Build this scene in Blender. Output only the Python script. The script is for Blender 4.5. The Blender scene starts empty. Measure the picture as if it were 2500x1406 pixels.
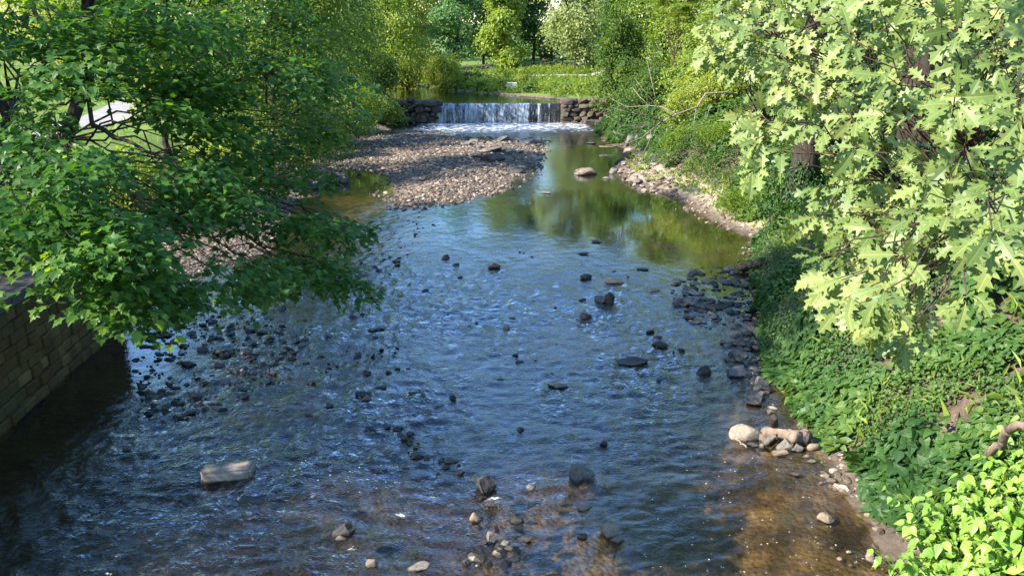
import bpy, bmesh, math
import numpy as np
from mathutils import Vector

# ------------------------------------------------------------------ camera, sky, sun, exposure
SC = bpy.context.scene
COL = SC.collection
H = 6.5                      # eye height above the stream, on the bridge
PITCH = 17.7
FPX = 1950.0                 # focal length in pixels of the 2500 px photograph
SUN_AZ = (-0.93, -0.37)      # horizontal direction towards the sun
SUN_EL = 36.0
EXPOSURE = 1.64
cam = bpy.data.cameras.new('camera')
cam.sensor_width = 36.0
cam.lens = 36.0 * FPX / 2500.0
cam.clip_start = 0.1
cam.clip_end = 3000.0
cam_o = bpy.data.objects.new('camera', cam)
cam_o.location = (0, 0, H)
cam_o.rotation_euler = (math.radians(90 - PITCH), 0, 0)
COL.objects.link(cam_o)
SC.camera = cam_o

wd = bpy.data.worlds.new('World')
SC.world = wd
wd.use_nodes = True
wn = wd.node_tree.nodes
wl = wd.node_tree.links
wn.clear()
w_out = wn.new('ShaderNodeOutputWorld')
w_bg = wn.new('ShaderNodeBackground')
w_sky = wn.new('ShaderNodeTexSky')
w_sky.sky_type = 'NISHITA'
w_sky.sun_disc = False
w_sky.sun_elevation = math.radians(SUN_EL)
w_sky.sun_rotation = math.atan2(SUN_AZ[0], SUN_AZ[1])
w_sky.air_density = 1.5
w_sky.dust_density = 0.1
w_sky.ozone_density = 8.0
w_bg.inputs['Strength'].default_value = 0.15
wl.new(w_sky.outputs[0], w_bg.inputs[0])
wl.new(w_bg.outputs[0], w_out.inputs[0])

sl = bpy.data.lights.new('sun', 'SUN')
sl.energy = 5.0
sl.angle = math.radians(0.53)
sl.color = (1.0, 0.93, 0.80)
sun = bpy.data.objects.new('sun', sl)
_ds = Vector((SUN_AZ[0] * math.cos(math.radians(SUN_EL)), SUN_AZ[1] * math.cos(math.radians(SUN_EL)), math.sin(math.radians(SUN_EL))))
sun.rotation_euler = _ds.to_track_quat('Z', 'Y').to_euler()
COL.objects.link(sun)

SC.view_settings.view_transform = 'Standard'
SC.view_settings.look = 'None'
SC.view_settings.gamma = 1.0
SC.view_settings.exposure = EXPOSURE
SC.render.engine = 'CYCLES'
SC.cycles.max_bounces = 8
SC.cycles.diffuse_bounces = 3
SC.cycles.glossy_bounces = 3
SC.cycles.transmission_bounces = 4
SC.cycles.transparent_max_bounces = 10
SC.cycles.use_denoising = True
SC.cycles.caustics_reflective = False
SC.cycles.caustics_refractive = False
SC.cycles.sample_clamp_indirect = 4.0

# ------------------------------------------------------------------ helpers
SP, CP = math.sin(math.radians(PITCH)), math.cos(math.radians(PITCH))


def at(px, py, d):
    """point seen at photograph pixel (px, py), d metres in front of the lens"""
    v = (py - 703.0) / FPX
    return np.array([(px - 1250.0) / FPX * d, d * (CP - v * SP), H - d * (SP + v * CP)])


def on(px, py, z=0.0):
    """the same on the level plane z; also gives the depth"""
    v = (py - 703.0) / FPX
    d = (H - z) / (SP + v * CP)
    return at(px, py, d), d


def hash2(i, j, seed):
    n = (i.astype(np.int64) * 374761393 + j.astype(np.int64) * 668265263 + seed * 974634777) & 0x7fffffff
    n = ((n ^ (n >> 13)) * 1274126177) & 0x7fffffff
    n = n ^ (n >> 16)
    return (n & 0xffff) / 65535.0


def xat(px, y, z=3.0):
    """world x of a photograph column at distance y"""
    d = (y + (H - z) * 0) * CP + (H - z) * SP
    return (px - 1250.0) / FPX * d


def vn(x, y, seed=0):
    """value noise, 0..1"""
    x = np.asarray(x, float); y = np.asarray(y, float)
    i = np.floor(x); j = np.floor(y)
    fx = x - i; fy = y - j
    fx = fx * fx * (3 - 2 * fx); fy = fy * fy * (3 - 2 * fy)
    a = hash2(i, j, seed); b = hash2(i + 1, j, seed)
    c = hash2(i, j + 1, seed); d = hash2(i + 1, j + 1, seed)
    return (a * (1 - fx) + b * fx) * (1 - fy) + (c * (1 - fx) + d * fx) * fy


def fbm(x, y, seed=0, o=3):
    s = 0; a = 0.5; t = 0
    for k in range(o):
        s = s + a * vn(x * 2 ** k, y * 2 ** k, seed + k * 17); t += a; a *= 0.5
    return s / t


def sst(e0, e1, x):
    t = np.clip((x - e0) / (e1 - e0), 0, 1)
    return t * t * (3 - 2 * t)


def unit(v):
    return v / np.maximum(np.linalg.norm(v, axis=-1, keepdims=True), 1e-9)


def mk(name, V, F, mat=None, parent=None, smooth=False, loc=None):
    """ONE mesh object from vertices and a list of faces"""
    me = bpy.data.meshes.new(name)
    me.from_pydata([tuple(map(float, v)) for v in V], [], [tuple(map(int, f)) for f in F])
    if smooth:
        me.polygons.foreach_set('use_smooth', [True] * len(me.polygons))
    if mat:
        me.materials.append(mat)
    return link(name, me, parent, loc)


def link(name, me, parent=None, loc=None):
    o = bpy.data.objects.new(name, me)
    COL.objects.link(o)
    if parent is not None:
        o.parent = parent
    if loc is not None:
        o.location = [float(c) for c in loc]
    return o


def mesh_np(name, V, loops, starts, mat=None, smooth=False, face_attr=None, pt_attr=None):
    me = bpy.data.meshes.new(name)
    V = np.asarray(V, np.float32)
    me.vertices.add(len(V)); me.vertices.foreach_set('co', V.ravel())
    me.loops.add(len(loops)); me.loops.foreach_set('vertex_index', np.asarray(loops, np.int32))
    me.polygons.add(len(starts)); me.polygons.foreach_set('loop_start', np.asarray(starts, np.int32))
    me.update(calc_edges=True)
    me.polygons.foreach_set('use_smooth', np.full(len(starts), bool(smooth)))
    for k, val in (face_attr or {}).items():
        me.attributes.new(k, 'FLOAT', 'FACE').data.foreach_set('value', np.asarray(val, np.float32))
    for k, val in (pt_attr or {}).items():
        me.attributes.new(k, 'FLOAT', 'POINT').data.foreach_set('value', np.asarray(val, np.float32))
    if mat:
        me.materials.append(mat)
    return me


def tag(o, label, cat, group=None):
    o['label'] = label; o['category'] = cat
    if group:
        o['group'] = group
    return o


def kind(o, k, label=None):
    o['kind'] = k
    if label:
        o['label'] = label
    return o


def empty(name, loc, label, cat, group=None):
    o = bpy.data.objects.new(name, None)
    o.empty_display_size = 0.2
    COL.objects.link(o)
    o.location = [float(c) for c in loc]
    return tag(o, label, cat, group)


def dup(root, loc, rotz=0.0, scale=(1, 1, 1), label=None, group=None):
    r = root.copy(); COL.objects.link(r)
    r.location = [float(c) for c in loc]; r.rotation_euler = (0, 0, rotz); r.scale = scale
    if label:
        r['label'] = label
    if group:
        r['group'] = group
    for ch in list(root.children):
        c = ch.copy(); COL.objects.link(c); c.parent = r
    return r


# ------------------------------------------------------------------ materials
def new_mat(name):
    m = bpy.data.materials.new(name); m.use_nodes = True
    nt = m.node_tree; nt.nodes.clear()
    out = nt.nodes.new('ShaderNodeOutputMaterial')
    return m, nt, out


def N(nt, t, **kw):
    n = nt.nodes.new(t)
    for k, v in kw.items():
        if k in n.inputs.keys():
            n.inputs[k].default_value = v
        else:
            setattr(n, k, v)
    return n


def ramp(nt, fac, stops, interp='LINEAR'):
    r = nt.nodes.new('ShaderNodeValToRGB')
    r.color_ramp.interpolation = interp
    e = r.color_ramp.elements
    while len(e) < len(stops):
        e.new(0.5)
    for k, (p, c) in enumerate(stops):
        e[k].position = p
        e[k].color = (c[0], c[1], c[2], 1) if not isinstance(c, (int, float)) else (c, c, c, 1)
    nt.links.new(fac, r.inputs[0])
    return r.outputs[0]


def mixc(nt, fac, a, b, mode='MIX'):
    n = nt.nodes.new('ShaderNodeMix'); n.data_type = 'RGBA'; n.blend_type = mode
    for sock, val in ((n.inputs[0], fac), (n.inputs[6], a), (n.inputs[7], b)):
        if hasattr(val, 'links'):
            nt.links.new(val, sock)
        else:
            sock.default_value = val if isinstance(val, (int, float)) else (val[0], val[1], val[2], 1)
    return n.outputs[2]


def math_n(nt, op, a, b=0.0, clamp=False):
    n = nt.nodes.new('ShaderNodeMath'); n.operation = op; n.use_clamp = clamp
    for k, val in enumerate((a, b)):
        if hasattr(val, 'links'):
            nt.links.new(val, n.inputs[k])
        else:
            n.inputs[k].default_value = val
    return n.outputs[0]


def coords(nt, scale=(1, 1, 1), obj=False, rot=(0, 0, 0)):
    mp = nt.nodes.new('ShaderNodeMapping'); mp.inputs['Scale'].default_value = scale
    mp.inputs['Rotation'].default_value = rot
    if obj:
        tc = nt.nodes.new('ShaderNodeTexCoord'); nt.links.new(tc.outputs['Object'], mp.inputs[0])
    else:
        g = nt.nodes.new('ShaderNodeNewGeometry'); nt.links.new(g.outputs['Position'], mp.inputs[0])
    return mp.outputs[0]


def noise(nt, vec, scale, detail=3, rough=0.55, out=0, dist=0.0):
    n = N(nt, 'ShaderNodeTexNoise', Scale=scale, Detail=detail, Roughness=rough, Distortion=dist)
    nt.links.new(vec, n.inputs['Vector'])
    return n.outputs[out]


def voro(nt, vec, scale, feature='F1', out='Distance'):
    n = N(nt, 'ShaderNodeTexVoronoi', feature=feature)
    n.inputs['Scale'].default_value = scale
    nt.links.new(vec, n.inputs['Vector'])
    return n.outputs[out]


def attr(nt, name):
    a = nt.nodes.new('ShaderNodeAttribute'); a.attribute_name = name
    return a.outputs['Fac']


def bump(nt, h, strength=0.5, dist=0.05):
    b = N(nt, 'ShaderNodeBump', Strength=strength, Distance=dist)
    nt.links.new(h, b.inputs['Height'])
    return b.outputs[0]


def principled(nt, out, col, rough=0.8, nrm=None, spec=0.5):
    p = nt.nodes.new('ShaderNodeBsdfPrincipled')
    for sock, val in ((p.inputs['Base Color'], col), (p.inputs['Roughness'], rough)):
        if hasattr(val, 'links'):
            nt.links.new(val, sock)
        else:
            sock.default_value = val if isinstance(val, (int, float)) else (val[0], val[1], val[2], 1)
    p.inputs['Specular IOR Level'].default_value = spec
    if nrm is not None:
        nt.links.new(nrm, p.inputs['Normal'])
    if out is not None:
        nt.links.new(p.outputs[0], out.inputs[0])
    return p.outputs[0]


def leaf_mat(name, cols, trans=0.38, tcol=None, rough=0.5, spec=0.35, veins=False):
    """cols: stops over the per-leaf random value; light passes through the blade"""
    m, nt, out = new_mat(name)
    v = attr(nt, 'var')
    k = len(cols)
    c = ramp(nt, v, [(i / (k - 1), cc) for i, cc in enumerate(cols)])
    if veins:
        ac = math_n(nt, 'ABSOLUTE', attr(nt, 'across')); al = attr(nt, 'along')
        rib = ramp(nt, ac, [(0.006, 1.0), (0.022, 0.0)])
        sv = math_n(nt, 'FRACT', math_n(nt, 'MULTIPLY', math_n(nt, 'SUBTRACT', al, math_n(nt, 'MULTIPLY', ac, 0.9)), 6.5))
        sv = ramp(nt, math_n(nt, 'ABSOLUTE', math_n(nt, 'SUBTRACT', sv, 0.5)), [(0.0, 0.55), (0.09, 0.0)])
        c = mixc(nt, math_n(nt, 'MAXIMUM', rib, sv), c, mixc(nt, 1.0, c, (1.75, 1.45, 1.5), 'MULTIPLY'))
        oldn = noise(nt, coords(nt), 38, 3)
        c = mixc(nt, ramp(nt, oldn, [(0.66, 0.0), (0.74, 0.6)]), c, (0.16, 0.12, 0.035))
    p = principled(nt, None, c, rough, None, spec)
    t = nt.nodes.new('ShaderNodeBsdfTranslucent')
    tc = mixc(nt, 1.0, c, tcol or (1.9, 1.75, 0.55), 'MULTIPLY')
    nt.links.new(tc, t.inputs[0])
    mx = nt.nodes.new('ShaderNodeMixShader'); mx.inputs[0].default_value = trans
    nt.links.new(p, mx.inputs[1]); nt.links.new(t.outputs[0], mx.inputs[2])
    nt.links.new(mx.outputs[0], out.inputs[0])
    return m


def bark_mat(name, c0, c1, scale=9.0):
    m, nt, out = new_mat(name)
    v = coords(nt, (1, 1, 0.25), obj=True)
    n = noise(nt, v, scale, 5, 0.65)
    n2 = voro(nt, v, scale * 1.6)
    c = ramp(nt, n, [(0.3, c0), (0.7, c1)])
    principled(nt, out, c, 0.9, bump(nt, math_n(nt, 'ADD', n, n2), 0.8, 0.03), 0.2)
    return m


def stone_mat(name, c0, c1, c2, scale=5.0, wet=False):
    m, nt, out = new_mat(name)
    v = coords(nt, (1, 1, 1), obj=True)
    oi = nt.nodes.new('ShaderNodeObjectInfo')
    n = noise(nt, v, scale, 6, 0.62)
    n2 = noise(nt, v, scale * 7, 4, 0.7)
    c = ramp(nt, n, [(0.28, c0), (0.52, c1), (0.75, c2)])
    hv = mixc(nt, oi.outputs['Random'], (0.72, 0.74, 0.78), (1.2, 1.12, 1.02))
    c = mixc(nt, 1.0, c, hv, 'MULTIPLY')
    sp = ramp(nt, n2, [(0.35, 0.72), (0.7, 1.12)])
    c = mixc(nt, 1.0, c, sp, 'MULTIPLY')
    g = nt.nodes.new('ShaderNodeNewGeometry')
    sx = nt.nodes.new('ShaderNodeSeparateXYZ'); nt.links.new(g.outputs['Position'], sx.inputs[0])
    if wet:      # a wet, algae-dark band where the stone leaves the water
        z = math_n(nt, 'ADD', sx.outputs['Z'], math_n(nt, 'MULTIPLY', n, 0.05))
        wb = ramp(nt, z, [(0.035, 0.33), (0.075, 1.0)])
        c = mixc(nt, 1.0, c, wb, 'MULTIPLY')
        rr = ramp(nt, z, [(0.035, 0.22), (0.085, 0.85)])
    else:
        rr = 0.88
    principled(nt, out, c, rr, bump(nt, math_n(nt, 'ADD', n, math_n(nt, 'MULTIPLY', n2, 0.4)), 0.6, 0.03), 0.4)
    return m


M = {}
M['maple'] = leaf_mat('maple_leaf', [(0.026, 0.082, 0.014), (0.042, 0.118, 0.018), (0.070, 0.165, 0.022), (0.16, 0.25, 0.028)], 0.46)
M['maple_far'] = leaf_mat('bank_leaf', [(0.036, 0.082, 0.017), (0.06, 0.12, 0.022), (0.10, 0.165, 0.03), (0.17, 0.225, 0.04)], 0.44)
M['oak'] = leaf_mat('oak_leaf', [(0.070, 0.118, 0.030), (0.118, 0.178, 0.045), (0.185, 0.240, 0.068), (0.28, 0.31, 0.105)], 0.30, (1.35, 1.3, 0.42), 0.45, 0.30, True)
M['cover'] = leaf_mat('cover_leaf', [(0.024, 0.066, 0.017), (0.038, 0.092, 0.020), (0.056, 0.12, 0.024), (0.10, 0.16, 0.03)], 0.32, None, 0.5, 0.3, True)
M['knot'] = leaf_mat('knotweed_leaf', [(0.13, 0.25, 0.035), (0.17, 0.31, 0.045), (0.21, 0.36, 0.055), (0.26, 0.38, 0.07)], 0.34, (1.4, 1.35, 0.5), 0.45, 0.4, True)
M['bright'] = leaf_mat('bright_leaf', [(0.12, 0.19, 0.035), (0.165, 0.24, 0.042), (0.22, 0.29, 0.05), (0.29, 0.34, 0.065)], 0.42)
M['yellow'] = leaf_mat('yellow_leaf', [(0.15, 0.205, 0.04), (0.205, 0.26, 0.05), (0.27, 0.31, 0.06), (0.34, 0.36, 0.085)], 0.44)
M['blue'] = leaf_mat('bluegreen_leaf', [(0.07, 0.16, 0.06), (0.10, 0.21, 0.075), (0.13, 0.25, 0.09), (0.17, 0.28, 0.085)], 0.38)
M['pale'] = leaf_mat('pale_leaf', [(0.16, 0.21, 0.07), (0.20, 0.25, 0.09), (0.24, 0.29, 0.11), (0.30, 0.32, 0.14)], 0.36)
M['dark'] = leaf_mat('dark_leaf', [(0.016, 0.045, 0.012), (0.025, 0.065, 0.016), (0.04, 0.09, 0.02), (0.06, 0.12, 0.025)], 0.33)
M['grass'] = leaf_mat('grass_blade', [(0.10, 0.17, 0.028), (0.14, 0.22, 0.034), (0.17, 0.25, 0.04), (0.22, 0.25, 0.06)], 0.38)
VEINED = (M['oak'], M['knot'], M['cover'])
M['twigred'] = bark_mat('red_twig', (0.16, 0.07, 0.03), (0.26, 0.13, 0.05), 30)
M['stem'] = bark_mat('green_stem', (0.09, 0.12, 0.03), (0.16, 0.15, 0.05), 30)
M['bark'] = bark_mat('dark_bark', (0.022, 0.017, 0.013), (0.06, 0.048, 0.038))
M['barkred'] = bark_mat('brown_bark', (0.035, 0.020, 0.014), (0.095, 0.062, 0.045))
M['deadwood'] = bark_mat('dead_wood', (0.15, 0.115, 0.085), (0.34, 0.28, 0.22), 14)
M['drift'] = bark_mat('drift_wood', (0.09, 0.06, 0.042), (0.26, 0.20, 0.15), 7)
M['rock'] = stone_mat('grey_stone', (0.09, 0.085, 0.08), (0.17, 0.155, 0.14), (0.26, 0.235, 0.21), 4, True)
M['rockdark'] = stone_mat('dark_stone', (0.030, 0.027, 0.025), (0.06, 0.053, 0.047), (0.11, 0.095, 0.08), 5, True)
M['rocktan'] = stone_mat('tan_stone', (0.17, 0.125, 0.085), (0.28, 0.215, 0.155), (0.40, 0.32, 0.24), 5, True)
M['rockpale'] = stone_mat('pale_stone', (0.15, 0.12, 0.097), (0.235, 0.20, 0.165), (0.33, 0.29, 0.24), 5, True)
M['rockwall'] = stone_mat('abutment_stone', (0.042, 0.034, 0.028), (0.092, 0.072, 0.058), (0.155, 0.125, 0.10), 2.4)
M['concrete'] = stone_mat('pale_concrete', (0.36, 0.34, 0.31), (0.46, 0.44, 0.40), (0.54, 0.52, 0.48), 2.5)
M['woodgrey'] = bark_mat('weathered_timber', (0.07, 0.055, 0.045), (0.17, 0.14, 0.115), 8)


def make_wall_mat():
    m, nt, out = new_mat('wall_block')
    v = coords(nt)
    n = noise(nt, v, 2.2, 5, 0.6)
    n2 = noise(nt, v, 26, 4, 0.7)
    va = attr(nt, 'var')
    c = ramp(nt, va, [(0.0, (0.080, 0.050, 0.014)), (0.5, (0.105, 0.068, 0.020)), (0.88, (0.13, 0.086, 0.027)), (1.0, (0.20, 0.135, 0.045))])
    c = mixc(nt, 1.0, c, ramp(nt, n, [(0.3, 0.6), (0.7, 1.15)]), 'MULTIPLY')
    c = mixc(nt, ramp(nt, noise(nt, v, 1.1, 3), [(0.5, 0.0), (0.68, 0.55)]), c, (0.05, 0.06, 0.022))
    principled(nt, out, c, 0.92, bump(nt, math_n(nt, 'ADD', n, math_n(nt, 'MULTIPLY', n2, 0.6)), 0.7, 0.03), 0.25)
    return m


M['wall'] = make_wall_mat()


def make_pebble_mat():
    m, nt, out = new_mat('pebble')
    va = attr(nt, 'var')
    c = ramp(nt, va, [(0, (0.060, 0.044, 0.034)), (0.3, (0.11, 0.080, 0.060)), (0.6, (0.17, 0.125, 0.095)), (0.85, (0.25, 0.19, 0.145)), (1, (0.40, 0.34, 0.27))])
    n = noise(nt, coords(nt), 22, 3)
    c = mixc(nt, 1.0, c, ramp(nt, n, [(0.3, 0.75), (0.7, 1.15)]), 'MULTIPLY')
    principled(nt, out, c, 0.85, bump(nt, n, 0.4, 0.02), 0.35)
    return m


M['pebble'] = make_pebble_mat()


def make_dark_pebble_mat():
    m, nt, out = new_mat('wet_pebble')
    va = attr(nt, 'var')
    c = ramp(nt, va, [(0, (0.008, 0.007, 0.006)), (0.6, (0.018, 0.016, 0.013)), (0.93, (0.04, 0.033, 0.025)), (1, (0.11, 0.085, 0.06))])
    principled(nt, out, c, 0.45, None, 0.4)
    return m


M['wetpebble'] = make_dark_pebble_mat()
M['spitpebble'] = stone_mat('shallows_stone', (0.03, 0.027, 0.024), (0.085, 0.073, 0.062), (0.20, 0.17, 0.14), 3.0, True)


def make_ground_mat():
    m, nt, out = new_mat('ground')
    v = coords(nt)
    big = noise(nt, v, 0.35, 4)
    mid = noise(nt, v, 3.0, 5, 0.65)
    fine = noise(nt, v, 24, 4, 0.7)
    # leaf litter and soil
    soil = ramp(nt, mid, [(0.3, (0.050, 0.034, 0.024)), (0.55, (0.10, 0.070, 0.050)), (0.75, (0.17, 0.12, 0.09))])
    soil = mixc(nt, 1.0, soil, ramp(nt, fine, [(0.3, 0.65), (0.7, 1.3)]), 'MULTIPLY')
    # silty sand of the margins
    sand = ramp(nt, mid, [(0.3, (0.075, 0.054, 0.038)), (0.55, (0.115, 0.088, 0.066)), (0.75, (0.18, 0.142, 0.108))])
    sand = mixc(nt, 1.0, sand, ramp(nt, fine, [(0.3, 0.85), (0.7, 1.1)]), 'MULTIPLY')
    # gravel
    vc = voro(nt, v, 13, out='Color')
    sx = nt.nodes.new('ShaderNodeSeparateColor'); nt.links.new(vc, sx.inputs[0])
    grav = ramp(nt, sx.outputs[0], [(0, (0.075, 0.055, 0.042)), (0.4, (0.13, 0.096, 0.073)), (0.75, (0.19, 0.145, 0.11)), (1, (0.29, 0.235, 0.185))])
    gd = voro(nt, v, 13)
    grav = mixc(nt, 1.0, grav, ramp(nt, big, [(0.3, 0.8), (0.7, 1.1)]), 'MULTIPLY')
    # stream bed: cobbles under brown silt and olive algae
    v2 = voro(nt, v, 7, out='Color')
    s2 = nt.nodes.new('ShaderNodeSeparateColor'); nt.links.new(v2, s2.inputs[0])
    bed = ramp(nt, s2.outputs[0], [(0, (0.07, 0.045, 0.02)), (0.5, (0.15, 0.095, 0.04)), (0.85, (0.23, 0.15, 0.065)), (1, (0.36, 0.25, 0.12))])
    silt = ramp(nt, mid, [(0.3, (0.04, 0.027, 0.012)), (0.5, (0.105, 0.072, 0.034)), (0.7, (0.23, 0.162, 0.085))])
    bed = mixc(nt, 1.0, bed, (0.09, 0.09, 0.09), 'MULTIPLY')  # bed colour darkened to stand in for tree shade; silt stays lighter
    bed = mixc(nt, math_n(nt, 'MULTIPLY', attr(nt, 'silt'), ramp(nt, noise(nt, v, 0.9, 5, 0.6), [(0.38, 0.0), (0.60, 1.0)])), bed, silt)
    bed = mixc(nt, ramp(nt, noise(nt, v, 0.55, 3), [(0.5, 0.0), (0.66, 0.75)]), bed, (0.026, 0.028, 0.006))
    grass = ramp(nt, fine, [(0.3, (0.07, 0.12, 0.022)), (0.7, (0.16, 0.22, 0.045))])
    grass = mixc(nt, 1.0, grass, ramp(nt, big, [(0.3, 0.75), (0.7, 1.2)]), 'MULTIPLY')
    c = mixc(nt, attr(nt, 'grass'), soil, grass)
    c = mixc(nt, attr(nt, 'sand'), c, sand)
    c = mixc(nt, attr(nt, 'sunlit_sand'), c, mixc(nt, 1.0, ramp(nt, mid, [(0.3, (0.26, 0.195, 0.14)), (0.7, (0.40, 0.32, 0.235))]), ramp(nt, fine, [(0.3, 0.85), (0.7, 1.1)]), 'MULTIPLY'))  # sunlit look of the sandy ledge put into the colour as paler sand
    c = mixc(nt, attr(nt, 'gravel'), c, grav)
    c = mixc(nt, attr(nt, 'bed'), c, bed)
    # wet rim just above the water line
    g = nt.nodes.new('ShaderNodeNewGeometry')
    hgt = math_n(nt, 'ADD', math_n(nt, 'MULTIPLY', fine, 0.35), math_n(nt, 'MULTIPLY', math_n(nt, 'MULTIPLY', gd, -0.9), math_n(nt, 'MAXIMUM', attr(nt, 'gravel'), attr(nt, 'bed'))))
    principled(nt, out, c, 0.92, bump(nt, hgt, 0.75, 0.06), 0.2)
    return m


M['ground'] = make_ground_mat()


def make_water_mat():
    m, nt, out = new_mat('stream_water')
    rip = attr(nt, 'rip'); fo = attr(nt, 'foam')
    v = coords(nt, (1.0, 0.8, 1.0), rot=(0, 0, 0.18))
    a = noise(nt, v, 5.5, 3, 0.6, dist=0.6)
    b = noise(nt, coords(nt, (1.0, 1.5, 1.0), rot=(0, 0, -0.3)), 14.0, 3, 0.6, dist=0.8)
    c = noise(nt, coords(nt), 1.3, 2, 0.5)
    h = math_n(nt, 'ADD', math_n(nt, 'MULTIPLY', a, 1.0), math_n(nt, 'MULTIPLY', b, 0.42))
    h = math_n(nt, 'MULTIPLY', h, math_n(nt, 'MULTIPLY', rip, ramp(nt, c, [(0.3, 0.55), (0.7, 1.25)])))
    nb = bump(nt, h, 1.0, 0.040)
    geo = nt.nodes.new('ShaderNodeNewGeometry')
    dp = nt.nodes.new('ShaderNodeVectorMath'); dp.operation = 'DOT_PRODUCT'
    nt.links.new(nb, dp.inputs[0]); nt.links.new(geo.outputs['Incoming'], dp.inputs[1])
    cs = math_n(nt, 'SUBTRACT', 1.0, math_n(nt, 'ABSOLUTE', dp.outputs['Value']), True)
    fr = math_n(nt, 'ADD', math_n(nt, 'MULTIPLY', math_n(nt, 'POWER', cs, 3.5), 1.12), 0.05, True)
    gl = N(nt, 'ShaderNodeBsdfGlossy', Roughness=0.04)
    gl.inputs[0].default_value = (0.86, 0.90, 1.0, 1); nt.links.new(nb, gl.inputs['Normal'])
    tr = nt.nodes.new('ShaderNodeBsdfTransparent'); tr.inputs[0].default_value = (0.92, 0.84, 0.66, 1)
    mu = nt.nodes.new('ShaderNodeBsdfDiffuse'); mu.inputs[0].default_value = (0.030, 0.026, 0.010, 1)
    body = N(nt, 'ShaderNodeMixShader'); body.inputs[0].default_value = 0.05
    nt.links.new(tr.outputs[0], body.inputs[1]); nt.links.new(mu.outputs[0], body.inputs[2])
    s = nt.nodes.new('ShaderNodeMixShader')
    nt.links.new(fr, s.inputs[0]); nt.links.new(body.outputs[0], s.inputs[1]); nt.links.new(gl.outputs[0], s.inputs[2])
    # churned white water
    fv = coords(nt, (0.55, 1.6, 1))
    fn = noise(nt, fv, 2.6, 6, 0.72, dist=0.7)
    ff = math_n(nt, 'ADD', fn, math_n(nt, 'MULTIPLY', fo, 0.25))
    fm = ramp(nt, ff, [(0.72, 0.0), (0.86, 0.92)])
    fm = math_n(nt, 'MULTIPLY', fm, ramp(nt, fo, [(0.02, 0.0), (0.2, 1.0)]))
    fd = nt.nodes.new('ShaderNodeBsdfDiffuse'); fd.inputs[0].default_value = (0.72, 0.75, 0.80, 1)
    s2 = nt.nodes.new('ShaderNodeMixShader')
    nt.links.new(fm, s2.inputs[0]); nt.links.new(s.outputs[0], s2.inputs[1]); nt.links.new(fd.outputs[0], s2.inputs[2])
    nt.links.new(s2.outputs[0], out.inputs[0])
    return m


M['water'] = make_water_mat()


def make_fall_mat():
    m, nt, out = new_mat('falling_water')
    v = coords(nt, (1.0, 0.3, 0.10))
    n1 = noise(nt, v, 3.0, 3, 0.6)
    n2 = noise(nt, coords(nt, (1, 0.3, 0.16)), 13.0, 4, 0.7)
    th = attr(nt, 'thick')
    f = math_n(nt, 'ADD', math_n(nt, 'MULTIPLY', n1, 0.6), math_n(nt, 'MULTIPLY', n2, 0.75))
    f = math_n(nt, 'ADD', f, math_n(nt, 'MULTIPLY', math_n(nt, 'SUBTRACT', th, 0.5), 0.6))
    f = ramp(nt, f, [(0.60, 0.0), (0.75, 0.36), (0.92, 0.95)])
    d = nt.nodes.new('ShaderNodeBsdfPrincipled'); d.inputs['Base Color'].default_value = (0.50, 0.55, 0.65, 1)
    d.inputs['Roughness'].default_value = 0.3
    t = nt.nodes.new('ShaderNodeBsdfTransparent'); t.inputs[0].default_value = (0.8, 0.82, 0.85, 1)
    g = N(nt, 'ShaderNodeBsdfGlossy', Roughness=0.15)
    b0 = N(nt, 'ShaderNodeMixShader'); b0.inputs[0].default_value = 0.04
    nt.links.new(t.outputs[0], b0.inputs[1]); nt.links.new(g.outputs[0], b0.inputs[2])
    s = nt.nodes.new('ShaderNodeMixShader')
    nt.links.new(f, s.inputs[0]); nt.links.new(b0.outputs[0], s.inputs[1]); nt.links.new(d.outputs[0], s.inputs[2])
    nt.links.new(s.outputs[0], out.inputs[0])
    return m


M['fall'] = make_fall_mat()

# ------------------------------------------------------------------ terrain
YR = [-60, 0, 8.5, 10.2, 11.5, 13.0, 15.5, 18.5, 20.8, 25.9, 28.3, 32.9, 34.8, 39.1, 44, 46.2, 50.8, 58.8, 62.5]
XR = [4.2, 4.6, 4.9, 4.85, 4.95, 5.0, 5.5, 6.1, 6.8, 7.8, 7.3, 6.7, 5.7, 5.0, 6.2, 6.6, 5.8, 6.1, 6.9]
YL = [-60, 5, 12.2, 16.8, 18.6, 20.8, 23.8, 30, 34.8, 40, 50, 57, 62.5]
XL = [-8.0, -8.3, -8.7, -9.2, -9.6, -9.0, -7.7, -8.6, -8.9, -9.0, -9.3, -8.7, -8.7]
XF = [-60, -40, -20, -10, -6, -1, 3.5, 7, 9]
YF = [125, 112, 95, 84, 77, 71.5, 66.5, 63.8, 62.9]
DAM_Y = 62.3
POOL_Z = 1.34
BAR = [on(*p)[0][:2] for p in [(800, 408), (838, 360), (900, 336), (1010, 326), (1060, 331), (1200, 340), (1318, 346), (1292, 385), (1268, 430), (1180, 468), (1100, 490), (1000, 502), (962, 470), (975, 432), (930, 412)]]


def poly_sd(x, y, poly):
    """signed distance to a polygon, positive inside"""
    x = np.asarray(x, float); y = np.asarray(y, float)
    ins = np.zeros(x.shape, bool); dm = np.full(x.shape, 1e9)
    k = len(poly)
    for i in range(k):
        ax, ay = poly[i]; bx, by = poly[(i + 1) % k]
        t = np.clip(((x - ax) * (bx - ax) + (y - ay) * (by - ay)) / ((bx - ax) ** 2 + (by - ay) ** 2), 0, 1)
        dm = np.minimum(dm, np.hypot(x - ax - t * (bx - ax), y - ay - t * (by - ay)))
        c = ((ay > y) != (by > y)) & (x < (bx - ax) * (y - ay) / (by - ay + 1e-12) + ax)
        ins ^= c
    return np.where(ins, dm, -dm)


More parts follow.
